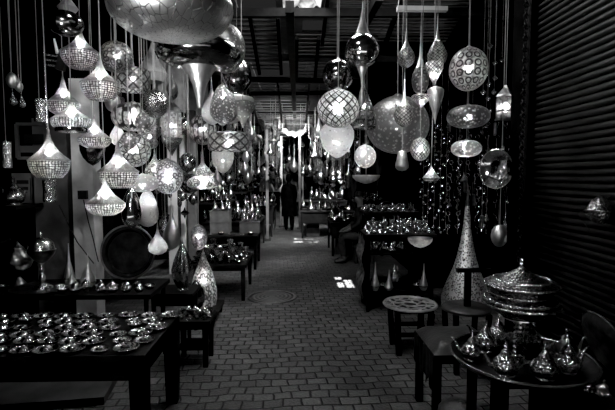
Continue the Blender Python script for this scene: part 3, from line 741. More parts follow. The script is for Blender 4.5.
# low stool wares
sx0, sx1 = at(174, 320, 3.9).x, at(211, 320, 3.9).x
P = [ware('pot', 'tiny lidded pot on the low black stool', 'pot', 'tiny pots on the low stool'), ware('cup', 'tiny brass cup on the low black stool', 'cup', 'tiny cups on the low stool', 'chrome'), ware('box', 'tiny trinket box on the low black stool', 'box', 'trinket boxes on the low stool')]
place(P, jgrid(sx0, sx1, 3.82, 4.12, .431, .062, .062, .05), .55, .9, .062)
# second table
P = [ware('cup', 'small cup on the table in front of the big round tray', 'cup', 'small cups around the big round tray', 'brass'), ware('pot', 'small lidded pot on the table in front of the big round tray', 'pot', 'small pots around the big round tray'), ware('bowl', 'small bowl on the table in front of the big round tray', 'bowl', 'small bowls around the big round tray')]
place(P, jgrid(-2.6, -2.5, 3.66, 3.86, .721, .105, .095, .08, 0) + jgrid(-2.1, -1.24, 3.66, 3.86, .721, .105, .095, .08, 0), .7, 1.0, .105)
# vases by the pier
for i, (x, y0, y1, w, lab) in enumerate([(87, 262, 290, 12, 'spired metal vase with wide foot against the pale pier'), (94, 258, 291, 13, 'taller spired vase beside the big round tray'), (70, 250, 291, 10, 'thin spired vase in the dark gap beside the pale pier'), (78, 272, 291, 9, 'shortest spired vase in front of the pale pier')]):
    Y = 4.0; H = (y1 - y0) * Y / F; r = w * Y / F / 2
    t = thing('spired_vase', (at(x, y1, Y).x, Y - (i % 2) * .1, .721), lab, 'vase')
    MB().lathe([(.003, H), (.005, H * .8), (r * .3, H * .55), (r * .8, H * .3), (r, H * .16), (r * .8, H * .05), (r * .5, 0)], 20).build('vase_body', M['satin'], t)
    MB().lathe([(r * 1.05, H * .17), (r * 1.1, H * .15), (r * 1.05, H * .13)], 20).build('band', M['dark_metal'], t)
# domed server on a foot
t = thing('domed_server', (at(46, 285, 3.9).x, 3.85, .721), 'round domed server on a tall foot at the corner of the second table', 'server')
MB().lathe([(.0, .50), (.012, .48), (.008, .455), (.02, .45), (.06, .44), (.095, .40), (.105, .345)], 28).build('lid', M['silver'], t)
MB().lathe([(.105, .345), (.115, .34), (.10, .30), (.06, .25), (.02, .225)], 28).build('bowl_body', M['dark_metal'], t)
MB().lathe([(.02, .225), (.012, .2), (.025, .17), (.012, .14), (.028, .1), (.02, .05), (.08, .015), (.085, 0)], 20).build('stem', M['brass'], t)
t = thing('round_tray', (at(46, 285, 3.9).x, 3.85, .72), 'flat round tray under the domed server', 'tray')
MB().lathe([(0, .004), (.22, .004), (.25, .018), (.255, .016), (.22, 0), (0, 0)], 36).build('tray_body', M['dark_metal'], t)
# jar behind
t = thing('footed_jar', (at(18, 270, 4.0).x, 4.0, .721), 'round footed metal jar in the dark corner', 'jar')
MB().lathe([(.05, .34), (.06, .32), (.11, .27), (.125, .21), (.10, .15), (.03, .11), (.02, .07), (.06, .01), (.07, 0)], 28).build('jar_body', M['dark_metal'], t)
MB().lathe([(0, .40), (.015, .38), (.05, .34)], 20).build('lid', M['silver'], t)
# big round tray
t = thing('round_tray', at(129, 252, 4.05), 'big black round tray with ridged rim standing upright', 'tray')
rt = Matrix.Rotation(R(82), 4, 'X') 
MB().lathe([(0, .0), (.12, .0), (.19, .001), (.197, .01), (.205, .028), (.24, .03)], 56, rt).build('tray_body', M['tray_black'], t)
MB().ring((0, 0, 0), .243, .009, 'z', 56, rt @ Matrix.Translation((0, 0, .03))).build('rim', M['dark_metal'], t)
MB().box((0, .16, -.1), (.03, .02, .35), rx=R(-30)).build('prop_stand', M['wood'], t, False)

# tall egg vase, pierced cone floor lamp etc.
def lathe_thing(name, cx, y0, y1, w, Y, parts, label, cat, fl=0, nf=8, z=None):
    pb = at(cx, y1, Y); H = at(cx, y0, Y).z - pb.z; hw = w / 2 * Y / F
    t = thing(name, (pb.x, Y, pb.z if z is None else z), label, cat)
    for pn, prof, mk in parts:
        MB().lathe([(r * hw, H * (1 - tt)) for tt, r in prof], 48, flute=fl, nfl=nf).build(pn, M[mk], t)
    return t
lathe_thing('fluted_vase', 183, 232, 283, 21, 4.62, [('vase_body', [(.1, .1), (.25, .45), (.42, .78), (.6, 1.0), (.75, .95), (.88, .7), (.97, .45), (1, .5)], 'silver'), ('spire', [(0, .02), (.06, .05), (.1, .12)], 'dark_metal')], 'fluted egg-shaped metal vase with a pointed tip', 'vase', .07, 9, .505)
lathe_thing('pierced_cone_lantern', 204, 244, 300, 26, 5.3, [('shade', [(.06, .06), (.2, .28), (.4, .62), (.6, .9), (.75, 1.0), (.9, .98), (1, .92)], 'floral'), ('finial', [(0, .01), (.06, .08)], 'dark_metal')], 'pale cone lantern with large round cut-outs standing on the paving', 'lantern', z=.14)
lathe_thing('round_lantern', 196, 268, 298, 18, 5.0, [('shade', [(0, .1), (.1, .4), (.3, .85), (.5, 1), (.7, .95), (.9, .6), (1, .5)], 'smokecut')], 'dark rounded lantern leaning on the pale cone lantern', 'lantern', z=.16)
pcl = [o for o in bpy.data.objects if o.name == 'pierced_cone_lantern'][0]
MB().lathe([(.02 * math.sin(PI * i / 6), .02 * math.cos(PI * i / 6)) for i in range(7)], 8).build('bulb', M['bulb'], pcl).location = (0, 0, .3)
table('low_plinth', at(188, 300, 5.1).x, at(219, 300, 5.1).x, 4.85, 5.5, .14, 'low dark plinth under the pale cone lantern', 'plinth', apron=0)
cone = lathe_thing('floor_cone_lantern', 465, 186, 310, 48, 5.55, [('spire', [(0, .01), (.1, .05), (.18, .09)], 'dark_metal'),
    ('shade', [(.18, .09), (.35, .16), (.46, .25), (.58, .38), (.68, .53), (.78, .75), (.86, .91), (.93, 1.0), (1, .97)], 'conelace')], 'tall pierced cone lantern standing on the floor of the recess', 'lantern', z=.0)

# tables' heaps: bowls and trinkets
def heap(x0, x1, y0, y1, z, dx, label_bowl, grp, kinds=('bowl', 'cup', 'pot'), smin=.7, smax=1.1, skip=0, layers=1):
    P = []
    for k in kinds:
        nm = {'bowl': 'small bowl', 'cup': 'small cup', 'pot': 'small lidded pot', 'cone': 'small cone tagine', 'candle': 'candle holder', 'box': 'trinket box', 'plate': 'small plate', 'lamp': 'small lantern', 'dish': 'small covered dish'}[k]
        P.append(ware(k, nm + ' ' + label_bowl, nm.split()[-1], nm + ' group ' + grp, random.choice(['hammered', 'brass', 'chrome', 'silver'])))
    for l in range(layers):
        place(P, jgrid(x0 + l * .03, x1 - l * .03, y0 + l * .03, y1 - l * .03, z + l * .055, dx, dx, .03, skip + .2 * l), smin, smax, dx * .97)
a = at(196, 250, 6.4).x; b = at(250, 250, 6.4).x
heap(a + .03, b - .03, 5.95, 6.85, .501, .12, 'heaped on the low table before the white posts', 'on the low table before the white posts', ('bowl', 'bowl', 'cup', 'box'), 1.0, 1.5, layers=4)
a = at(190, 240, 8.0).x - .2; b = at(258, 240, 8.0).x
heap(a, b, 7.95, 8.15, 0.621, .17, 'along the front of the boxes stall', 'along the front of the boxes stall', ('plate', 'bowl'), .8, 1.1)
for i, (bx, bz, lab) in enumerate([(221, .622, 'grey card box, lower of the two stacked on the stall'), (221, .832, 'dark card box stacked on top of the lower grey one'), (250, .622, 'grey box standing apart beside the stacked pair')]):
    o = thing('card_box', (at(bx, 230, 8.45).x, 8.45, bz), lab, 'box')
    MB().box((0, 0, .1), (.36, .3, .2)).build('box_body', M['box'], o, False)
    MB().box((0, 0, .204), (.37, .31, .012)).build('lid', M['paper'], o, False)
P = [ware('cone', 'small cone tagine standing on the stacked grey boxes', 'tagine', 'cone tagines on the stacked boxes', 'silver')]
place(P, [(at(x, 213, 8.45).x, 8.45 + dy, 1.045) for x, dy in ((215, .0), (220.5, .12), (223, -.09), (226, .08), (229.5, -.03))], 1.1, 1.7, .15)
P = [ware('cone', 'small cone tagine on the lone grey box', 'tagine', 'cone tagines on the lone grey box', 'silver')]
place(P, [(at(x, 215, 8.45).x, 8.45 + dy, .835) for x, dy in ((244, .05), (247.5, -.08), (252, .05), (256, -.06))], 1.0, 1.3, .14)
heap(-2.05, -.8, 9.65, 11.1, .701, .22, 'on the shaded far stall table', 'on the shaded far stall table', ('bowl', 'cone', 'pot', 'lamp'), 1.0, 1.6)
heap(-2.0, -.65, 12.3, 14.3, .801, .26, 'on the stall table beside the walking person', 'beside the walking person', ('bowl', 'cone', 'lamp'), 1.3, 2.0)
heap(.9, 1.72, 5.38, 5.82, .981, .068, 'on the tall trinket stall', 'on the tall trinket stall', ('cup', 'pot', 'box', 'bowl', 'candle', 'plate'), .6, 1.2, layers=3)
heap(.97, 1.73, 6.07, 6.43, 1.201, .075, 'on the raised back tier of the trinket stall', 'on the raised back tier', ('cup', 'pot', 'bowl', 'box'), .6, 1.2, layers=2)
heap(.95, 1.68, 5.52, 5.78, .262, .15, 'on the lower shelf of the trinket stall', 'on the lower shelf of the trinket stall', ('cup', 'pot', 'lamp', 'plate'), .8, 1.4)
heap(1.1, 1.6, 6.12, 6.38, .612, .14, 'on the low shelf of the back tier', 'on the low shelf of the back tier', ('pot', 'lamp'), .8, 1.2)
heap(.8, 1.85, 9.25, 10.35, .721, .2, 'on the stall beyond the seated man', 'on the stall beyond the seated man', ('bowl', 'pot', 'cone', 'cup'), 1.0, 1.6)
heap(.2, 1.65, 11.95, 13.1, .751, .22, 'on the far stall behind the sun patches', 'behind the sun patches', ('bowl', 'pot', 'cone', 'plate'), 1.1, 1.8)
heap(.55, 1.75, 15.05, 16.9, .851, .3, 'on the deepest stall table', 'on the deepest stall table', ('bowl', 'cone', 'lamp'), 1.4, 2.2)
table('wall_shelf', -2.2, -1.5, 9.6, 11.2, 1.12, 'raised back shelf behind the shaded far stall', 'shelf', apron=0, legs=False)
heap(-2.1, -1.55, 9.65, 11.15, 1.121, .17, 'on the raised shelf behind the shaded far stall', 'on the raised shelf of the shaded stall', ('bowl', 'cone', 'pot', 'lamp', 'plate'), .9, 1.5, layers=2)
table('wall_shelf', -2.2, -1.35, 12.2, 14.4, 1.25, 'raised back shelf on the far shop side beside the walking person', 'shelf', apron=0, legs=False)
heap(-2.1, -1.4, 12.3, 14.3, 1.251, .22, 'on the raised far shelf, shop side', 'on the raised far shelf, shop side', ('bowl', 'cone', 'lamp', 'plate'), 1.1, 1.8)
table('wall_shelf', 1.35, 2.05, 9.2, 10.4, 1.15, 'raised back shelf beyond the seated man', 'shelf', apron=0, legs=False)
heap(1.4, 1.95, 9.25, 10.35, 1.151, .15, 'on the raised shelf beyond the seated man', 'on the raised shelf beyond the seated man', ('bowl', 'cone', 'pot', 'plate'), .9, 1.4)
for x, y, h, lab in [(-.72, 11.5, 2.9, 'pale awning post at the edge of the shaded far stall'), (-.45, 14.6, 3.0, 'pale post behind the walking person, shop side'), (.15, 14.0, 3.0, 'dark post behind the far metalware stall'), (.3, 17.5, 3.0, 'pale post deepest in the alley')]:
    o = thing('awning_post', (x, y, 0), lab, 'post')
    MB().box((0, 0, h / 2), (.07, .07, h)).build('pole', M['box' if 'pale' in lab else 'wood'], o, False); REG.append((x, y, .1, 0, 4))
    MB().box((0, 0, .03), (.18, .18, .06)).build('foot', M['wood'], o, False)
for x, y, z, w, h, mt, lab in [(-1.0, 22.5, .9, 1.6, 1.8, 'cloth', 'creased grey rug hung across the shop side at the alley end'), (.9, 22.6, 1.0, 1.5, 1.6, 'cloth_dark', 'dark rug hung across the doorway side at the alley end'), (0, 25.5, .2, 1.6, 1.9, 'cloth', 'pale cloth bundle closing the end of the alley')]:
    o = MB().grid(lambda u, v: (x - w / 2 + w * u, y + .12 * math.sin(u * 17 + v * 3) * .5 + .03 * math.sin(v * 23), z + h * v), 26, 18).build('hanging_rug', M[mt]); tag(o, lab, 'rug')
for i, (x, h, lab) in enumerate([(376, .36, 'slim spired vase on the lower shelf of the trinket stall, closest to the draped textile'), (390, .26, 'short spired vase in the middle of the lower shelf of the trinket stall'), (425, .34, 'slim spired vase on the lower shelf of the trinket stall, closest to the bell garlands')]):
    t = thing('spired_vase', (at(x, 275, 5.38).x, 5.43, .262), lab, 'vase')
    MB().lathe([(.004, h), (.008, h * .8), (.02, h * .55), (.045, h * .3), (.055, h * .16), (.04, h * .05), (.03, 0)], 18).build('vase_body', M['satin'], t)
    MB().lathe([(.058, h * .18), (.062, h * .16), (.058, h * .14)], 18).build('band', M['dark_metal'], t)
# small things on the corner shelves
heap(-3.2, -2.7, 4.0, 4.1, 1.121, .12, 'on the lower corner shelf', 'on the lower corner shelf', ('cup', 'bowl'), .7, .9)

# ------------------------------------------------------------------ teapots
def teapot(loc, s, label, mat='chrome', rz=0, group=None):
    t = thing('metal_teapot', loc, label, 'teapot', group, rz)
    MB().lathe([(.028, .12), (.045, .105), (.068, .075), (.075, .05), (.062, .02), (.045, .008), (.05, 0)], 24, flute=.03, nfl=10).build('pot_body', M[mat], t)
    ld = MB().lathe([(.004, .162), (.022, .145), (.034, .125), (.03, .118)], 20).build('lid', M['silver'], t)
    MB().lathe([(0, .2), (.006, .195), (.009, .185), (.004, .175), (.012, .168), (.004, .16)], 16).build('knob', M['silver'], ld)
    MB().tube([(.06, 0, .04), (.095, 0, .06), (.105, 0, .095), (.125, 0, .125), (.14, 0, .128)], [.014, .011, .008, .006, .005], 8).build('spout', M[mat], t)
    MB().tube([(-.045, 0, .11), (-.08, 0, .118), (-.105, 0, .095), (-.1, 0, .06), (-.068, 0, .04)], .005, 6).build('handle', M[mat], t)
    t.scale = (s, s, s); return t
TC = Vector((1.11, 2.08, .79))
t = thing('serving_tray', TC, 'large round metal serving tray under the teapots', 'tray')
MB().lathe([(0, .004), (.28, .004), (.31, .012), (.325, .03), (.33, .028), (.31, .002), (.27, -.002), (0, -.002)], 64).build('tray_body', M['tray_black'], t)
MB().ring((0, 0, .03), .328, .006, 'z', 64).build('rim', M['silver'], t)
t = thing('tray_stand', (TC.x, TC.y, 0), 'dark folding wooden stand under the serving tray', 'stand')
MB().box((0, 0, .77), (.4, .4, .04)).build('stand_top', M['black'], t, False)
for sx in (-1, 1):
    for sy in (-1, 1): MB().box((sx * .17, sy * .17, .375), (.04, .04, .75)).build('leg', M['black'], t, False)
for x, y, s, m, rz, lab in [(-.235, .02, .72, 'filigree', 2.6, 'metal teapot closest to the cushioned bench on the serving tray'),
                      (-.15, -.15, .78, 'engraved', 3.0, 'engraved teapot at the front rim of the tray, bench side'),
                      (.01, -.19, .8, 'filigree', .3, 'patterned teapot at the very front of the tray below the column'),
                      (.15, -.13, .82, 'engraved', .2, 'engraved teapot at the front rim of the tray, shutter side'),
                      (-.12, .13, .8, 'filigree', 2.2, 'patterned teapot half hidden behind the column'),
                      (.12, .16, .9, 'filigree', .8, 'patterned teapot at the back of the tray by the shutter'),
                      (.245, .03, .75, 'dark_metal', .1, 'small dark teapot at the shutter-side rim of the serving tray'),
                      (-.01, .22, .8, 'engraved', 1.2, 'engraved teapot at the back rim of the tray behind the column')]:
    teapot((TC.x + x, TC.y + y, TC.z + .005), s, lab, m, rz)
teapot((at(14, 205, 4.4).x, 4.4, 1.421), 1.4, 'little teapot on the black wall shelf below the posters', 'silver', 2.8)
# column and tagine pot
PX = TC.x + .0
t = thing('pedestal_column', (PX, TC.y + .02, TC.z + .005), 'ringed metal column holding up the big lidded pot', 'column')
pr = []
for i in range(9):
    z = .205 - i * .023; pr += [(.02, z), (.03, z - .006), (.02, z - .012)]
MB().lathe([(.09, .215), (.09, .21)] + pr + [(.05, .004), (.06, 0)], 24).build('column_shaft', M['chrome'], t)
t = thing('lidded_pot', (PX, TC.y + .02, TC.z + .222), 'big banded metal pot with domed lid and finial on a column', 'pot')
MB().lathe([(.14, .15), (.135, .125), (.14, .10), (.165, .088), (.176, .075), (.176, .062), (.165, .05), (.14, .045), (.12, .02), (.08, .0)], 56).build('pot_body', M['pot_metal'], t)
plid = MB().lathe([(.018, .235), (.04, .225), (.075, .20), (.105, .188), (.14, .18), (.168, .168), (.172, .158), (.168, .148), (.14, .145)], 56).build('lid', M['pot_metal'], t)
MB().lathe([(0, .285), (.006, .28), (.009, .273), (.005, .265), (.013, .257), (.005, .25), (.012, .243), (.02, .235)], 20).build('finial', M['silver'], plid)
for z, r_ in ((.160, .170), (.112, .140), (.085, .168), (.064, .177), (.182, .13)): MB().ring((0, 0, z), r_, .006, 'z', 56).build('band', M['hammered'], t)
# small pots in the corner below the tray
for i, (x, y, lab) in enumerate([(578, 372, 'small pot gleaming in the dark between tray and shutter'), (586, 385, 'small pot low beside the shutter, below the tray rim'), (604, 392, 'small pot at the foot of the shutter corner')]):
    p = at(x, y, 2.2)
    t = thing('sugar_pot', (p.x, p.y, p.z - .05), lab, 'pot')
    MB().lathe([(.02, .07), (.045, .05), (.05, .03), (.035, .008), (.03, 0)], 20).build('pot_body', M['engraved'], t)
    MB().lathe([(0, .12), (.01, .105), (.006, .095), (.03, .08), (.035, .07)], 20).build('lid', M['silver'], t)
pz = at(586, 385, 2.2)
table('low_stand', 1.33, 1.9, 2.0, 2.45, at(586, 385, 2.2).z - .05, 'black stand between the serving tray and the shutter', 'stand')
t = thing('round_tray', at(602, 345, 2.3), 'dim round tray leaning against the shutter', 'tray')
rt = Matrix.Rotation(R(70), 4, 'Y')
MB().lathe([(0, 0), (.15, 0), (.18, .02)], 40, rt).build('tray_body', M['dark_metal'], t)
MB().ring((0, 0, 0), .182, .005, 'z', 40, rt @ Matrix.Translation((0, 0, .02))).build('rim', M['silver'], t)

# ------------------------------------------------------------------ seats
# stool with a round pierced tray top
sc0 = at(410, 306, 4.2)
t = thing('wooden_stool', (sc0.x, 4.2, 0), 'square dark wooden stool carrying a round pierced tray', 'stool')
MB().box((0, 0, .425), (.36, .36, .03)).build('seat', M['black'], t, False)
for sx in (-1, 1):
    for sy in (-1, 1): MB().box((sx * .15, sy * .15, .205), (.05, .05, .41), rx=-sy * .06, ry=sx * .06).build('leg', M['black'], t, False)
for sy in (-1, 1): MB().box((0, sy * .155, .2), (.28, .02, .04)).build('stretcher', M['black'], t, False)
for sx in (-1, 1): MB().box((sx * .155, 0, .2), (.02, .28, .04)).build('stretcher', M['black'], t, False)
t = thing('pierced_tray', (sc0.x, 4.2, .442), 'round pierced metal tray lying on the square stool', 'tray')
MB().ring((0, 0, .012), .25, .014, 'z', 48).build('rim', M['white_metal'], t)
mb = MB(); mb.ring((0, 0, .008), .07, .008, 'z', 24); mb.ring((0, 0, .008), .16, .006, 'z', 32)
for k in range(8):
    a = PI / 4 * k; mb.tube([(0.07 * math.cos(a), .07 * math.sin(a), .008), (.16 * math.cos(a + .5), .16 * math.sin(a + .5), .008), (.25 * math.cos(a), .25 * math.sin(a), .01)], .009, 6)
    mb.ring((.2 * math.cos(a + .39), .2 * math.sin(a + .39), .008), .04, .006, 'z', 14)
mb.build('openwork', M['white_metal'], t)
MB().lathe([(0, .002), (.25, .002)], 40).build('tray_plate', M['tray_black'], t)
# cushioned bench
bx = at(457, 345, 3.0)
t = thing('cushioned_bench', (bx.x, 3.02, 0), 'low dark bench with a leather cushion and fringed cloth', 'bench')
def cushion(u, w):
    x, y = u * 2 - 1, w * 2 - 1; h = .06 * (1 - x ** 6) * (1 - y ** 6); return (x * .23, y * .24, .53 + h + .006 * math.sin(9 * u) * math.sin(8 * w))
MB().grid(cushion, 20, 20).build('cushion', M['leather'], t)
MB().box((0, 0, .50), (.46, .48, .06)).build('seat_board', M['black'], t, False)
for sx in (-1, 1):
    for sy in (-1, 1): MB().box((sx * .2, sy * .2, .24), (.05, .05, .48)).build('leg', M['black'], t, False)
MB().grid(lambda u, w: (-.237 + .01 * math.sin(u * 40), -.24 + .48 * u, .53 - .22 * w * (1 + .15 * math.sin(u * 25))), 40, 6).build('fringe_cloth', M['cloth_fringe'] if 'cloth_fringe' in M else M['cloth_dark'], t)
# chair with T back
cx = at(466, 313, 3.75)
t = thing('wooden_chair', (cx.x, 3.75, 0), 'dark wooden chair with a T-shaped back rail', 'chair')
MB().lathe([(0, .57), (.19, .565), (.21, .55), (.205, .53), (0, .52)], 32).build('seat', M['leather'], t)
MB().box((0, -.02, .72), (.055, .03, .34)).build('back_splat', M['black'], t, False)
MB().box((.08, -.02, .885), (.36, .04, .035)).build('back_rail', M['black'], t, False)
for sx in (-1, 1):
    for sy in (-1, 1): MB().box((sx * .13, sy * .13, .265), (.04, .04, .53), rx=-sy * .05, ry=sx * .05).build('leg', M['black'], t, False)
# pouf
pf = at(461, 404, 2.6)
t = thing('round_pouf', (pf.x, 2.6, 0), 'round dark leather pouf in front of the bench', 'pouf')
zt = pf.z
MB().lathe([(0, zt + .01), (.08, zt + .008), (.13, zt - .03), (.15, zt * .5), (.13, .03), (.1, 0)], 28, flute=.02, nfl=14).build('pouf_body', M['leather'], t)
MB().lathe([(0, zt + .02), (.02, zt + .016), (.025, zt + .006)], 12).build('button', M['dark_metal'], t)

# ------------------------------------------------------------------ left shop wall: posters, frame, cable
for x0, x1, y0, y1, lab, arch in [(2, 23, 173, 206, 'grey poster with an arched frame and dark banners', True), (23, 42, 172, 206, 'grey poster with rows of small dark blocks', False)]:
    a, b = at(x0, y1, 4.6), at(x1, y0, 4.6)
    t = thing('wall_poster', ((a.x + b.x) / 2, 4.78, a.z), lab, 'poster'); w, h = b.x - a.x, b.z - a.z
    MB().box((0, 0, h / 2), (w, .01, h)).build('sheet', M['paper'], t, False)
    k = MB()
    if arch:
        for z, ww, hh in ((.72, .55, .12), (.52, .5, .1), (.40, .42, .03), (.32, .2, .03)): k.box((0, -.008, h * z), (w * ww, .004, h * hh))
        for s in (-1, 1): k.box((s * w * .36, -.008, h * .5), (w * .03, .004, h * .7))
    else:
        for r_ in range(4):
            for c in range(2): k.box((w * (-.22 + .4 * c), -.008, h * (.85 - .2 * r_)), (w * (.2 + .12 * c), .004, h * .08))
    k.build('print', M['ink'], t, False)
a, b = at(17, 158, 4.6), at(45, 124, 4.6)
t = thing('wall_frame', ((a.x + b.x) / 2, 4.62, (a.z + b.z) / 2), 'pale square frame with a dark shelf hung on the plaster', 'frame')
w, h = b.x - a.x, b.z - a.z; k = MB()
for s in (-1, 1): k.box((s * w / 2, 0, 0), (.03, .04, h)); k.box((0, 0, s * h / 2), (w, .04, .03))
k.build('frame_border', M['plaster_dark'], t, False)
MB().box((.02, .0, .02), (w * .7, .03, h * .3)).build('dark_panel', M['ink'], t, False)
MB().box((0, .01, -.08), (w * .9, .02, h * .2)).build('pale_panel', M['paper'], t, False)
for x, y0, y1, lab in [(7, 142, 168, 'tall metal cylinder on the shop wall beside the frame'), (50, 180, 202, 'metal cylinder hanging under the lowest beaded drop'), (40, 100, 122, 'metal cylinder hanging in the dark above the frame')]:
    yc = 4.3 if x < 45 else 3.5
    p = at(x, y1, yc); H = (y1 - y0) * yc / F
    t = thing('metal_cylinder', (p.x, yc, p.z), lab, 'cylinder')
    MB().lathe([(.0, H), (.045, H), (.05, H * .97), (.045, H * .5), (.05, .02), (.045, 0), (0, 0)], 20).build('cylinder_body', M['hammered'], t)
    MB().tube([(0, 0, H), (0, 0, ZR - p.z)], .003, 4).build('cord', M['cord'], t)
p = at(81.5, 195, 4.6)
t = thing('junction_box', (p.x, 4.63, p.z), 'small black junction box with a drooping cable on the pale pier', 'junction box')
MB().box((0, 0, 0), (.085, .05, .09)).build('box_body', M['ink'], t, False)
q = [at(83, 200, 4.6), at(88, 222, 4.6), at(93, 240, 4.6), at(96, 254, 4.6), at(98, 262, 4.6)]
MB().tube([(v.x - p.x, -.02, v.z - p.z) for v in q], .006, 5).build('cable', M['ink'], t)
q = [at(58, 205, 4.6), at(66, 222, 4.6), at(76, 242, 4.6), at(86, 255, 4.6), at(93, 264, 4.6)]
tag(MB().tube([(v.x, 4.62, v.z) for v in q], .006, 5).build('hanging_cable', M['ink']), 'thin black cable crossing the plaster down to the table', 'cable')
# wires and pole beside the plug
p = at(46, 100, 3.2)
tag(MB().tube([(p.x, 3.2, 2.0), (p.x, 3.2, ZR)], .004, 5).build('hanging_wire', M['silver']), 'vertical pale wire hanging past the beaded drop lanterns', 'wire')
# power-strip like bracket with arms
p = at(55, 62, 3.2)
t = thing('wall_bracket', p, 'dark bracket with three pale prongs beside the beaded drops', 'bracket')
MB().box((.05, 0, 0), (.06, .04, .12), ry=.3).build('bracket_body', M['black'], t, False)
for k in range(3): MB().tube([(.02, 0, .04 - k * .035), (-.06, 0, .05 - k * .035)], .008, 6).build('prong', M['silver'], t)
MB().tube([(.02, 0, .06), (0, 0, .16)], [.012, .006], 6).build('stem', M['white'], t)

# ------------------------------------------------------------------ people
def skin_body(name, joints, edges, mat, parent=None, sub=2):
    me = bpy.data.meshes.new(name); me.from_pydata([j[:3] for j in joints], edges, [])
    o = bpy.data.objects.new(name, me); col.objects.link(o)
    if parent: o.parent = parent
    m = o.modifiers.new('skin', 'SKIN'); s = o.modifiers.new('sub', 'SUBSURF'); s.levels = s.render_levels = sub
    for i, j in enumerate(joints):
        sv = me.skin_vertices[0].data[i] if me.skin_vertices else None
        sv.radius = (j[3], j[4] if len(j) > 4 else j[3]); sv.use_root = (i == 0)
    m.use_smooth_shade = True
    me.materials.append(mat); return o
def add_layer(me): pass
def person(loc, rz, label, joints, edges, scale=1):
    t = thing('person', loc, label, 'person', rz=rz); t.scale = (scale,) * 3
    return t
def skin_mesh(name, joints, edges, mat, parent, sub=2):
    import bmesh
    bm = bmesh.new(); sl = bm.verts.layers.skin.verify()
    vs = []
    for i, j in enumerate(joints):
        v = bm.verts.new(j[:3]); v[sl].radius = (j[3], j[4] if len(j) > 4 else j[3]); v[sl].use_root = (i == 0); vs.append(v)
    for a, b in edges: bm.edges.new((vs[a], vs[b]))
    me = bpy.data.meshes.new(name); bm.to_mesh(me); bm.free()
    o = bpy.data.objects.new(name, me); col.objects.link(o); o.parent = parent
    m = o.modifiers.new('skin', 'SKIN'); m.use_smooth_shade = True
    s = o.modifiers.new('sub', 'SUBSURF'); s.levels = s.render_levels = sub
    me.materials.append(mat); return o
def hand_joints(w, d, side, base):
    """palm, four fingers and a thumb from wrist w pointing along d; indexes start at base (wrist)."""
    w = Vector(w); d = Vector(d).normalized(); up = Vector((0, 0, 1)) if abs(d.z) < .8 else Vector((0, 1, 0))
    s = d.cross(up).normalized() * side; n = s.cross(d)
    J = []; E = []
    palm = w + d * .07; J.append((*palm, .026, .016)); E.append((base, 1 + base)); pi = base + 1; k = pi
    for i, (o, l) in enumerate(((-.03, .07), (-.01, .08), (.01, .075), (.03, .06))):
        a = palm + s * o + d * .02; b = a + d * l * .5 + n * .01; c = b + d * l * .4 + n * .02
        J += [(*a, .010), (*b, .009), (*c, .007)]; E += [(pi, k + 1), (k + 1, k + 2), (k + 2, k + 3)]; k += 3
    a = w + d * .03 - s * .035; b = a + d * .03 - s * .015 + n * .01; J += [(*a, .011), (*b, .009)]; E += [(pi, k + 1), (k + 1, k + 2)]
    return J, E
# walker: seen from behind, mid-stride, facing +Y
loc = on(289, 231, 0)
t = thing('person', (loc.x, loc.y, 0), 'person in a long dark coat walking away down the alley', 'person')
J = [(0, 0, .93, .13, .10), (0, 0, 1.12, .13, .10), (0, .02, 1.32, .16, .10), (0, .02, 1.45, .07, .06), (0, .03, 1.53, .055, .055), (0, .05, 1.60, .075, .09), (0, .05, 1.68, .08, .09),
     (-.09, 0, .86, .09), (-.10, .10, .50, .09), (-.09, .04, .10, .065), (-.09, .14, .04, .035),
     (.09, 0, .86, .09), (.09, .02, .48, .09), (.09, -.12, .12, .065), (.09, -.08, .04, .035),
     (-.18, .01, 1.40, .055), (-.23, -.03, 1.13, .045), (-.22, .06, .90, .03),
     (.18, .01, 1.40, .055), (.23, .04, 1.13, .045), (.21, .12, .92, .03)]
E = [(0, 1), (1, 2), (2, 3), (3, 4), (4, 5), (5, 6), (0, 7), (7, 8), (8, 9), (9, 10), (0, 11), (11, 12), (12, 13), (13, 14), (2, 15), (15, 16), (16, 17), (2, 18), (18, 19), (19, 20)]
h1, e1 = hand_joints(J[17][:3], (.0, .15, -1), 1, 17)
fix = lambda es, base, off: [((a if a == base else a + off), (b if b == base else b + off)) for a, b in es]
off = len(J) - 18
J += h1; E += fix(e1, 17, off)
h2, e2 = hand_joints(J[20][:3], (.0, .15, -1), -1, 20)
off = len(J) - 21
J += h2; E += fix(e2, 20, off)
skin_mesh('body', J, E, M['black_cloth'], t)
mb = MB(); mb.lathe([(.07, 1.47), (.17, 1.41), (.20, 1.30), (.19, 1.1), (.20, .95), (.225, .75), (.235, .55), (.235, .46), (.21, .46)], 28, flute=.035, nfl=7, sx=1, sy=.72)
mb.build('long_coat', M['black_cloth'], t)
mb = MB(); mb.lathe([(0, 1.775), (.05, 1.765), (.09, 1.72), (.1, 1.65), (.095, 1.58), (.06, 1.53)], 20, Matrix.Translation((0, .03, 0)), 1, 1.1).build('hood', M['black_cloth'], t)
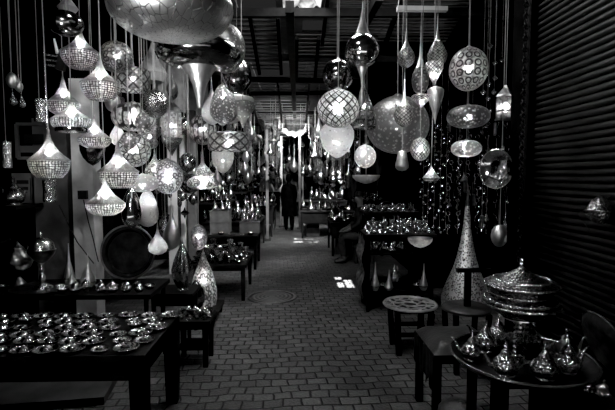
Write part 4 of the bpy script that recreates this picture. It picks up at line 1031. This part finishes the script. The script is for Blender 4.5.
# seated man, seen from his side facing -X; mostly behind the stall
fl = on(335, 262, 0)
fl.x -= .06
t = thing('person', (fl.x + .28, fl.y, 0), 'seated man in dark trousers and boots beside the trinket stall', 'person')
J = [(.30, 0, .50, .14, .12), (.32, 0, .72, .13, .11), (.30, 0, .95, .16, .11), (.28, 0, 1.09, .06), (.27, 0, 1.16, .055), (.25, 0, 1.24, .085, .075), (.26, 0, 1.32, .085, .08), (.16, 0, 1.225, .018),
     (.22, -.10, .50, .10), (-.10, -.13, .52, .072), (-.08, -.13, .28, .058), (-.06, -.13, .08, .04),
     (.22, .10, .50, .10), (-.08, .15, .52, .072), (-.0, .15, .28, .058), (.02, .15, .08, .04),
     (.30, -.19, 1.03, .055), (.22, -.22, .78, .045), (.02, -.15, .66, .028),
     (.30, .19, 1.03, .055), (.22, .22, .78, .045), (.02, .13, .66, .028)]
E = [(0, 1), (1, 2), (2, 3), (3, 4), (4, 5), (5, 6), (5, 7), (0, 8), (8, 9), (9, 10), (10, 11), (0, 12), (12, 13), (13, 14), (14, 15), (2, 16), (16, 17), (17, 18), (2, 19), (19, 20), (20, 21)]
for bi, sd in ((18, 1), (21, -1)):
    h, e = hand_joints(J[bi][:3], (-1, 0, -.35), sd, bi); off = len(J) - (bi + 1); J += h; E += fix(e, bi, off)
skin_mesh('body', J, E, M['skin'], t)
def limb(name, js, mat, sub=2):
    return skin_mesh(name, js, [(i, i + 1) for i in range(len(js) - 1)], mat, t, sub)
M['trouser'] = matte('grey_trousers', .025, .06, .9, 8, .3, .1)
limb('trouser_leg', [(.3, -.08, .50, .13), (-.11, -.13, .53, .085), (-.09, -.13, .30, .078), (-.06, -.13, .13, .07)], M['trouser'] if 'trouser' in M else M['cloth_dark'])
limb('trouser_leg', [(.3, .08, .50, .13), (-.09, .15, .53, .085), (-.01, .15, .30, .078), (.02, .15, .13, .07)], M['trouser'])
for bx_, by_ in ((-.06, -.13), (.02, .15)):
    limb('boot', [(bx_ + .02, by_, .15, .055), (bx_ + .02, by_, .06, .058), (bx_ - .10, by_, .045, .045, .05), (bx_ - .19, by_, .035, .032, .045)], M['leather'])
mb = MB(); mb.lathe([(.07, 1.11), (.17, 1.05), (.19, .9), (.18, .7), (.2, .5), (.19, .46)], 24, Matrix.Translation((.3, 0, 0)), .75, 1.05).build('jacket', M['cloth_dark'], t)
for s in (-1, 1): limb('sleeve', [(.30, s * .17, 1.03, .075), (.22, s * .22, .78, .062), (.06, s * .16, .675, .045)], M['cloth_dark'])
MB().lathe([(0, 1.42), (.06, 1.405), (.095, 1.36), (.1, 1.3)], 20, Matrix.Translation((.265, 0, 0))).build('hair', M['hair'], t)
t = thing('low_bench', (fl.x + .28 + .33, fl.y, 0), 'low dark seat under the seated man', 'seat')
MB().box((0, 0, .34), (.38, .42, .08)).build('seat', M['wood'], t, False)
for sx in (-1, 1):
    for sy in (-1, 1): MB().box((sx * .16, sy * .17, .15), (.04, .04, .3)).build('leg', M['wood'], t, False)

# ------------------------------------------------------------------ hanging clutter along the alley
def hang_proto(kind, label, group, mat, lit=False):
    t = thing('hanging_%s_lantern' % kind, (0, -5, 0), label, 'lantern', group)
    H = .3
    pr = {'globe': [(.02, .30), (.03, .28), (.07, .25), (.10, .2), (.11, .15), (.10, .1), (.07, .04), (.02, 0)],
          'cone': [(.005, .34), (.015, .25), (.05, .15), (.11, .06), (.12, .04), (.09, 0)],
          'drop': [(.01, .34), (.03, .26), (.08, .16), (.09, .1), (.05, .03), (.0, 0)],
          'tube': [(.03, .36), (.05, .33), (.05, .05), (.03, 0)],
          'star': [(.0, .28), (.03, .2), (.12, .14), (.03, .08), (0, 0)]}[kind]
    MB().lathe(pr, 8 if kind in ('star', 'tube') else 18).build('shade', M[mat], t, kind not in ('star', 'tube'))
    MB().tube([(0, 0, .3), (0, 0, 1.0)], .003, 4).build('cord', M['cord'], t)
    if lit: MB().lathe([(.02 * math.sin(PI * i / 6), .02 * math.cos(PI * i / 6)) for i in range(7)], 8).build('bulb', M['bulb_soft'], t).location = (0, 0, .13)
    return t
def hangs(x0, x1, y0, y1, z0, z1, n, where, mats=('silver', 'engraved', 'milk', 'floral', 'smoke'), smin=.6, smax=1.3, nlit=1):
    P = []
    for i, k in enumerate(('globe', 'cone', 'drop', 'tube', 'star')):
        nm = {'globe': 'round', 'cone': 'cone-shaped', 'drop': 'drop-shaped', 'tube': 'tubular', 'star': 'star-shaped'}[k]
        P.append(hang_proto(k, 'small %s lantern hanging %s' % (nm, where), nm + ' lanterns ' + where, mats[i % len(mats)], i < nlit))
    pts = []
    for _ in range(n * 30):
        if len(pts) >= n: break
        x, y, z = random.uniform(x0, x1), random.uniform(y0, y1), random.uniform(z0, z1)
        if clash(x, y, .125 * smax, z, z + .36 * smax): continue
        REG.append((x, y, .125 * smax, z, z + .36 * smax)); pts.append((x, y, z))
    place(P, pts, smin, smax)
hangs(-2.1, -1.0, 8.9, 10.7, 1.35, 2.6, 60, 'above the boxes stall')
hangs(-2.1, -.5, 10.8, 14, 1.25, 2.9, 95, 'above the far shaded stalls', smin=.7, smax=1.5)
hangs(-1.9, .3, 15, 22, 1.7, 3.0, 70, 'deep down the alley on the shop side', smin=.8, smax=1.8, nlit=2)
hangs(.45, 1.9, 10.4, 14, 1.25, 2.7, 75, 'above the stalls beyond the seated man', smin=.6, smax=1.3)
hangs(.2, 1.9, 15, 22, 1.6, 3.0, 60, 'deep down the alley on the doorway side', smin=.8, smax=1.8, nlit=2)
hangs(-2.0, -1.45, 5.2, 7.2, .9, 1.7, 18, 'low between the round tray and the white posts', ('silver', 'dark_metal', 'chrome', 'engraved', 'smoke'), .4, .8, 0)
hangs(-2.1, -1.3, 4.9, 5.6, 2.0, 2.7, 14, 'behind the front cluster of lanterns', ('silver', 'engraved', 'milk', 'floral', 'smoke'), .5, .9, 1)
hangs(2.15, 3.2, 6.0, 6.4, .6, 2.6, 30, 'on the back wall of the recess', ('silver', 'dark_metal', 'engraved', 'dark_metal', 'smoke'), .3, .6, 0)
# garlands of small bells at the corner of the recess
bell = [(.004, .03), (.012, .02), (.018, .0)]
for i, (x, Y, z1, lab) in enumerate([(428, 6.0, 2.5, 'garland of little bells by the corner of the dark doorway'), (434, 5.8, 2.5, 'second garland of bells beside the trinket stall'), (440, 5.7, 2.4, 'third garland of bells, closest to the pierced floor cone'), (423, 6.25, 1.9, 'short garland of bells at the edge of the trinket stall'), (446, 5.9, 2.6, 'long garland of small discs above the floor cone'), (482, 5.9, 2.6, 'garland of keys and hooks on the recess wall'), (458, 6.05, 2.6, 'thin string of coins on the recess wall')]):
    p = at(x, 200, Y); mb = MB(); n = 26
    for k in range(n):
        if random.random() < .25: continue
        z = .95 + (z1 - .95) * k / n
        mb.lathe([(r * random.uniform(.8, 1.6), zz + z) for r, zz in bell], 7, Matrix.Translation((random.uniform(-.045, .045), random.uniform(-.03, .03), 0)) @ Matrix.Diagonal((1, 1, 1, 1)))
    mb.tube([(0, 0, .95), (0, 0, ZR)], .003, 4)
    o = mb.build('hanging_garland', M['silver' if i % 2 else 'brass']); o.location = (p.x, Y, 0); tag(o, lab, 'garland')
# small metal tools hung in rows on the recess wall
tool = MB().ring((0, 0, 0), .03, .006, 'y', 12).tube([(0, 0, -.03), (0, 0, -.12)], .006, 5).tube([(0, 0, -.12), (.03, 0, -.12)], .006, 5).mesh('key_body', M['silver'])
for r_ in range(9):
    for c in range(7):
        p = (2.3 + c * .14 + random.uniform(-.02, .02), 6.5, .95 + r_ * .19)
        o = bpy.data.objects.new('hanging_key', tool); col.objects.link(o); o.location = p; o.rotation_euler = (0, random.uniform(-.3, .3), 0)
        tag(o, 'small metal key hung in rows on the back wall of the recess', 'key', 'keys hung on the recess wall')
# chain down the pier
mb = MB()
for k in range(60):
    mb.ring((0, 0, .9 + k * .045), .02, .005, 'y' if k % 2 else 'x', 8)
o = mb.build('hanging_chain', M['tray_black']); p = at(526, 150, 3.66); o.location = (p.x - .03, 3.67, 0); tag(o, 'long dark chain hanging down the edge of the pier', 'chain')

# awnings of cloth far down
def awning(x0, x1, y0, y1, z0, z1, mat, label, sag=.15):
    o = MB().grid(lambda u, w: (x0 + (x1 - x0) * u, y0 + (y1 - y0) * w, z0 + (z1 - z0) * w - sag * math.sin(PI * u) + .03 * math.sin(u * 21 + w * 5)), 24, 10).build('cloth_awning', M[mat])
    for u in (0, 1):
        for w in (0, 1):
            xx, yy, zz = x0 + (x1 - x0) * u, y0 + (y1 - y0) * w, z0 + (z1 - z0) * w
            MB().tube([(xx, yy, zz), (xx, yy, ZR - .03)], .006, 4).build('tie_rope', M['cord'], o)
    return tag(o, label, 'awning')
awning(-1.7, -.5, 14.15, 14.9, 2.95, 3.2, 'cloth', 'grey cloth awning sagging over the far shop-side stalls')
awning(-.4, .35, 14.2, 15.0, 3.1, 3.35, 'cloth', 'pale sunlit cloth hanging across the far alley')
awning(.45, 1.6, 14.2, 14.9, 2.9, 3.1, 'cloth_dark', 'dark cloth awning over the far doorway-side stalls')
awning(-1.75, -.95, 8.25, 8.75, 2.75, 2.9, 'cloth', 'light striped cloth stretched above the boxes stall', .1)
a = at(155, 70, 4.9)
tag(MB().grid(lambda u, w: (-1.75 + .35 * u, 5.75 + .1 * w, 2.75 + .55 * w - .25 * u), 6, 6).build('hanging_cloth', M['cloth']), 'grey cloth panel hanging behind the mottled engraved globe', 'cloth')
# shop bay fabrics under the trinket stall
tag(MB().grid(lambda u, w: (.84 + .02 * math.sin(w * 14), 5.35 + .5 * u, .95 - .8 * w + .03 * math.sin(u * 15)), 20, 12).build('draped_textile', M['textile']), 'patterned textile draped over the end of the trinket stall', 'textile')
# crates under tables
for x, y, z, w, lab in [(-1.05, 10.4, 0, .34, 'dark crate under the shaded far stall'), (.5, 12.4, 0, .36, 'dark crate under the stall behind the sun patches'), (1.05, 9.6, 0, .34, 'dark round-cornered crate beside the shaded stall'), (1.4, 5.6, 0, .2, 'dark crate under the trinket stall')]:
    t = thing('wooden_crate', (x, y, z), lab, 'crate')
    MB().box((0, 0, w / 2), (w, w, w)).build('crate_body', M['wood'], t, False)
    MB().box((0, -w / 2 - .01, w * .8), (w, .02, w * .12)).build('slat', M['black'], t, False)
# board lying on the floor beneath the front table
t = thing('floor_board', on(70, 400, 0), 'pale worn board lying on the floor under the long table', 'board')
MB().box((-.6, .15, .03), (1.7, .7, .06), rz=R(8)).build('board_panel', M['plaster_dark'], t, False)
cleanup()

# ------------------------------------------------------------------ light
def area(loc, tgt, size, power, sy=None, name='area_light'):
    l = bpy.data.lights.new(name, 'AREA'); l.energy = power; l.size = size
    if sy: l.shape = 'RECTANGLE'; l.size_y = sy
    o = bpy.data.objects.new(name, l); col.objects.link(o); o.location = loc
    d = Vector(tgt) - Vector(loc); o.rotation_euler = d.to_track_quat('-Z', 'Y').to_euler(); return o
def spot(loc, tgt, power, ang, r=.03, blend=.8):  # lamps added to brighten wares, lanterns and far stalls
    l = bpy.data.lights.new('spot_light', 'SPOT'); l.energy = power; l.spot_size = R(ang); l.spot_blend = blend; l.shadow_soft_size = r
    o = bpy.data.objects.new('spot_light', l); col.objects.link(o); o.location = loc
    d = Vector(tgt) - Vector(loc); o.rotation_euler = d.to_track_quat('-Z', 'Y').to_euler(); return o
s = bpy.data.lights.new('sun_light', 'SUN'); s.energy = 40; s.angle = R(.5)
so = bpy.data.objects.new('sun_light', s); col.objects.link(so); so.rotation_euler = SUN.to_track_quat('-Z', 'Y').to_euler()
area((-.5, 2.2, 3.9), (-1.2, 3.3, .6), .4, 14)
spot((-1.6, 3.9, 3.2), (-1.6, 3.0, .66), 18, 50)
spot((-2.3, 2.0, 3.2), (-1.9, 3.0, .66), 14, 60)
area((.3, 4.4, 3.9), (.3, 4.6, 0), .6, 40)
spot((.2, 6.3, 3.2), (.7, 8.6, .3), 60, 45)
area((1.0, 4.3, 3.9), (1.6, 5.0, .6), .35, 16)
area((-1.0, .2, 2.6), (-1.5, 3.5, 2.0), .5, 22)
spot((.1, 7.4, 3.3), (-1.2, 9.0, 1.2), 330, 90)
spot((.0, 9.4, 3.2), (-.9, 12.5, 1.4), 480, 100)
spot((.1, 9.6, 3.2), (1.1, 12.5, 1.4), 420, 100)
spot((-.1, 13.2, 3.1), (0, 17, 1.7), 1000, 120)
spot((.1, 6.9, 3.2), (-1.3, 6.2, .5), 90, 60)
spot((-.2, 3.6, 3.0), (-1.4, 4.8, 1.0), 110, 60)
spot((-1.5, 1.0, .95), (-.7, 2.3, 2.5), 170, 50)  # unseen low lamp, added to light the huge saucer from below
spot((-.3, 2.4, 2.9), (-1.7, 5.0, 1.9), 110, 55)
spot((1.0, 2.6, 3.2), (1.2, 2.1, .8), 22, 40)
spot((1.5, 1.5, 2.4), (1.1, 2.1, .8), 9, 50)
spot((.5, 2.6, 2.6), (1.1, 2.1, .85), 10, 30)
spot((-.6, 5.6, 2.9), (-1.8, 7.5, 1.4), 200, 40)
spot((.7, .9, 2.9), (1.05, 2.2, .9), 9, 45)
spot((.6, 3.0, 3.0), (2.15, 5.4, .7), 110, 32)
wd = bpy.data.worlds.new('world'); sc.world = wd; wd.use_nodes = True
wd.node_tree.nodes['Background'].inputs[0].default_value = g3(1); wd.node_tree.nodes['Background'].inputs[1].default_value = .018
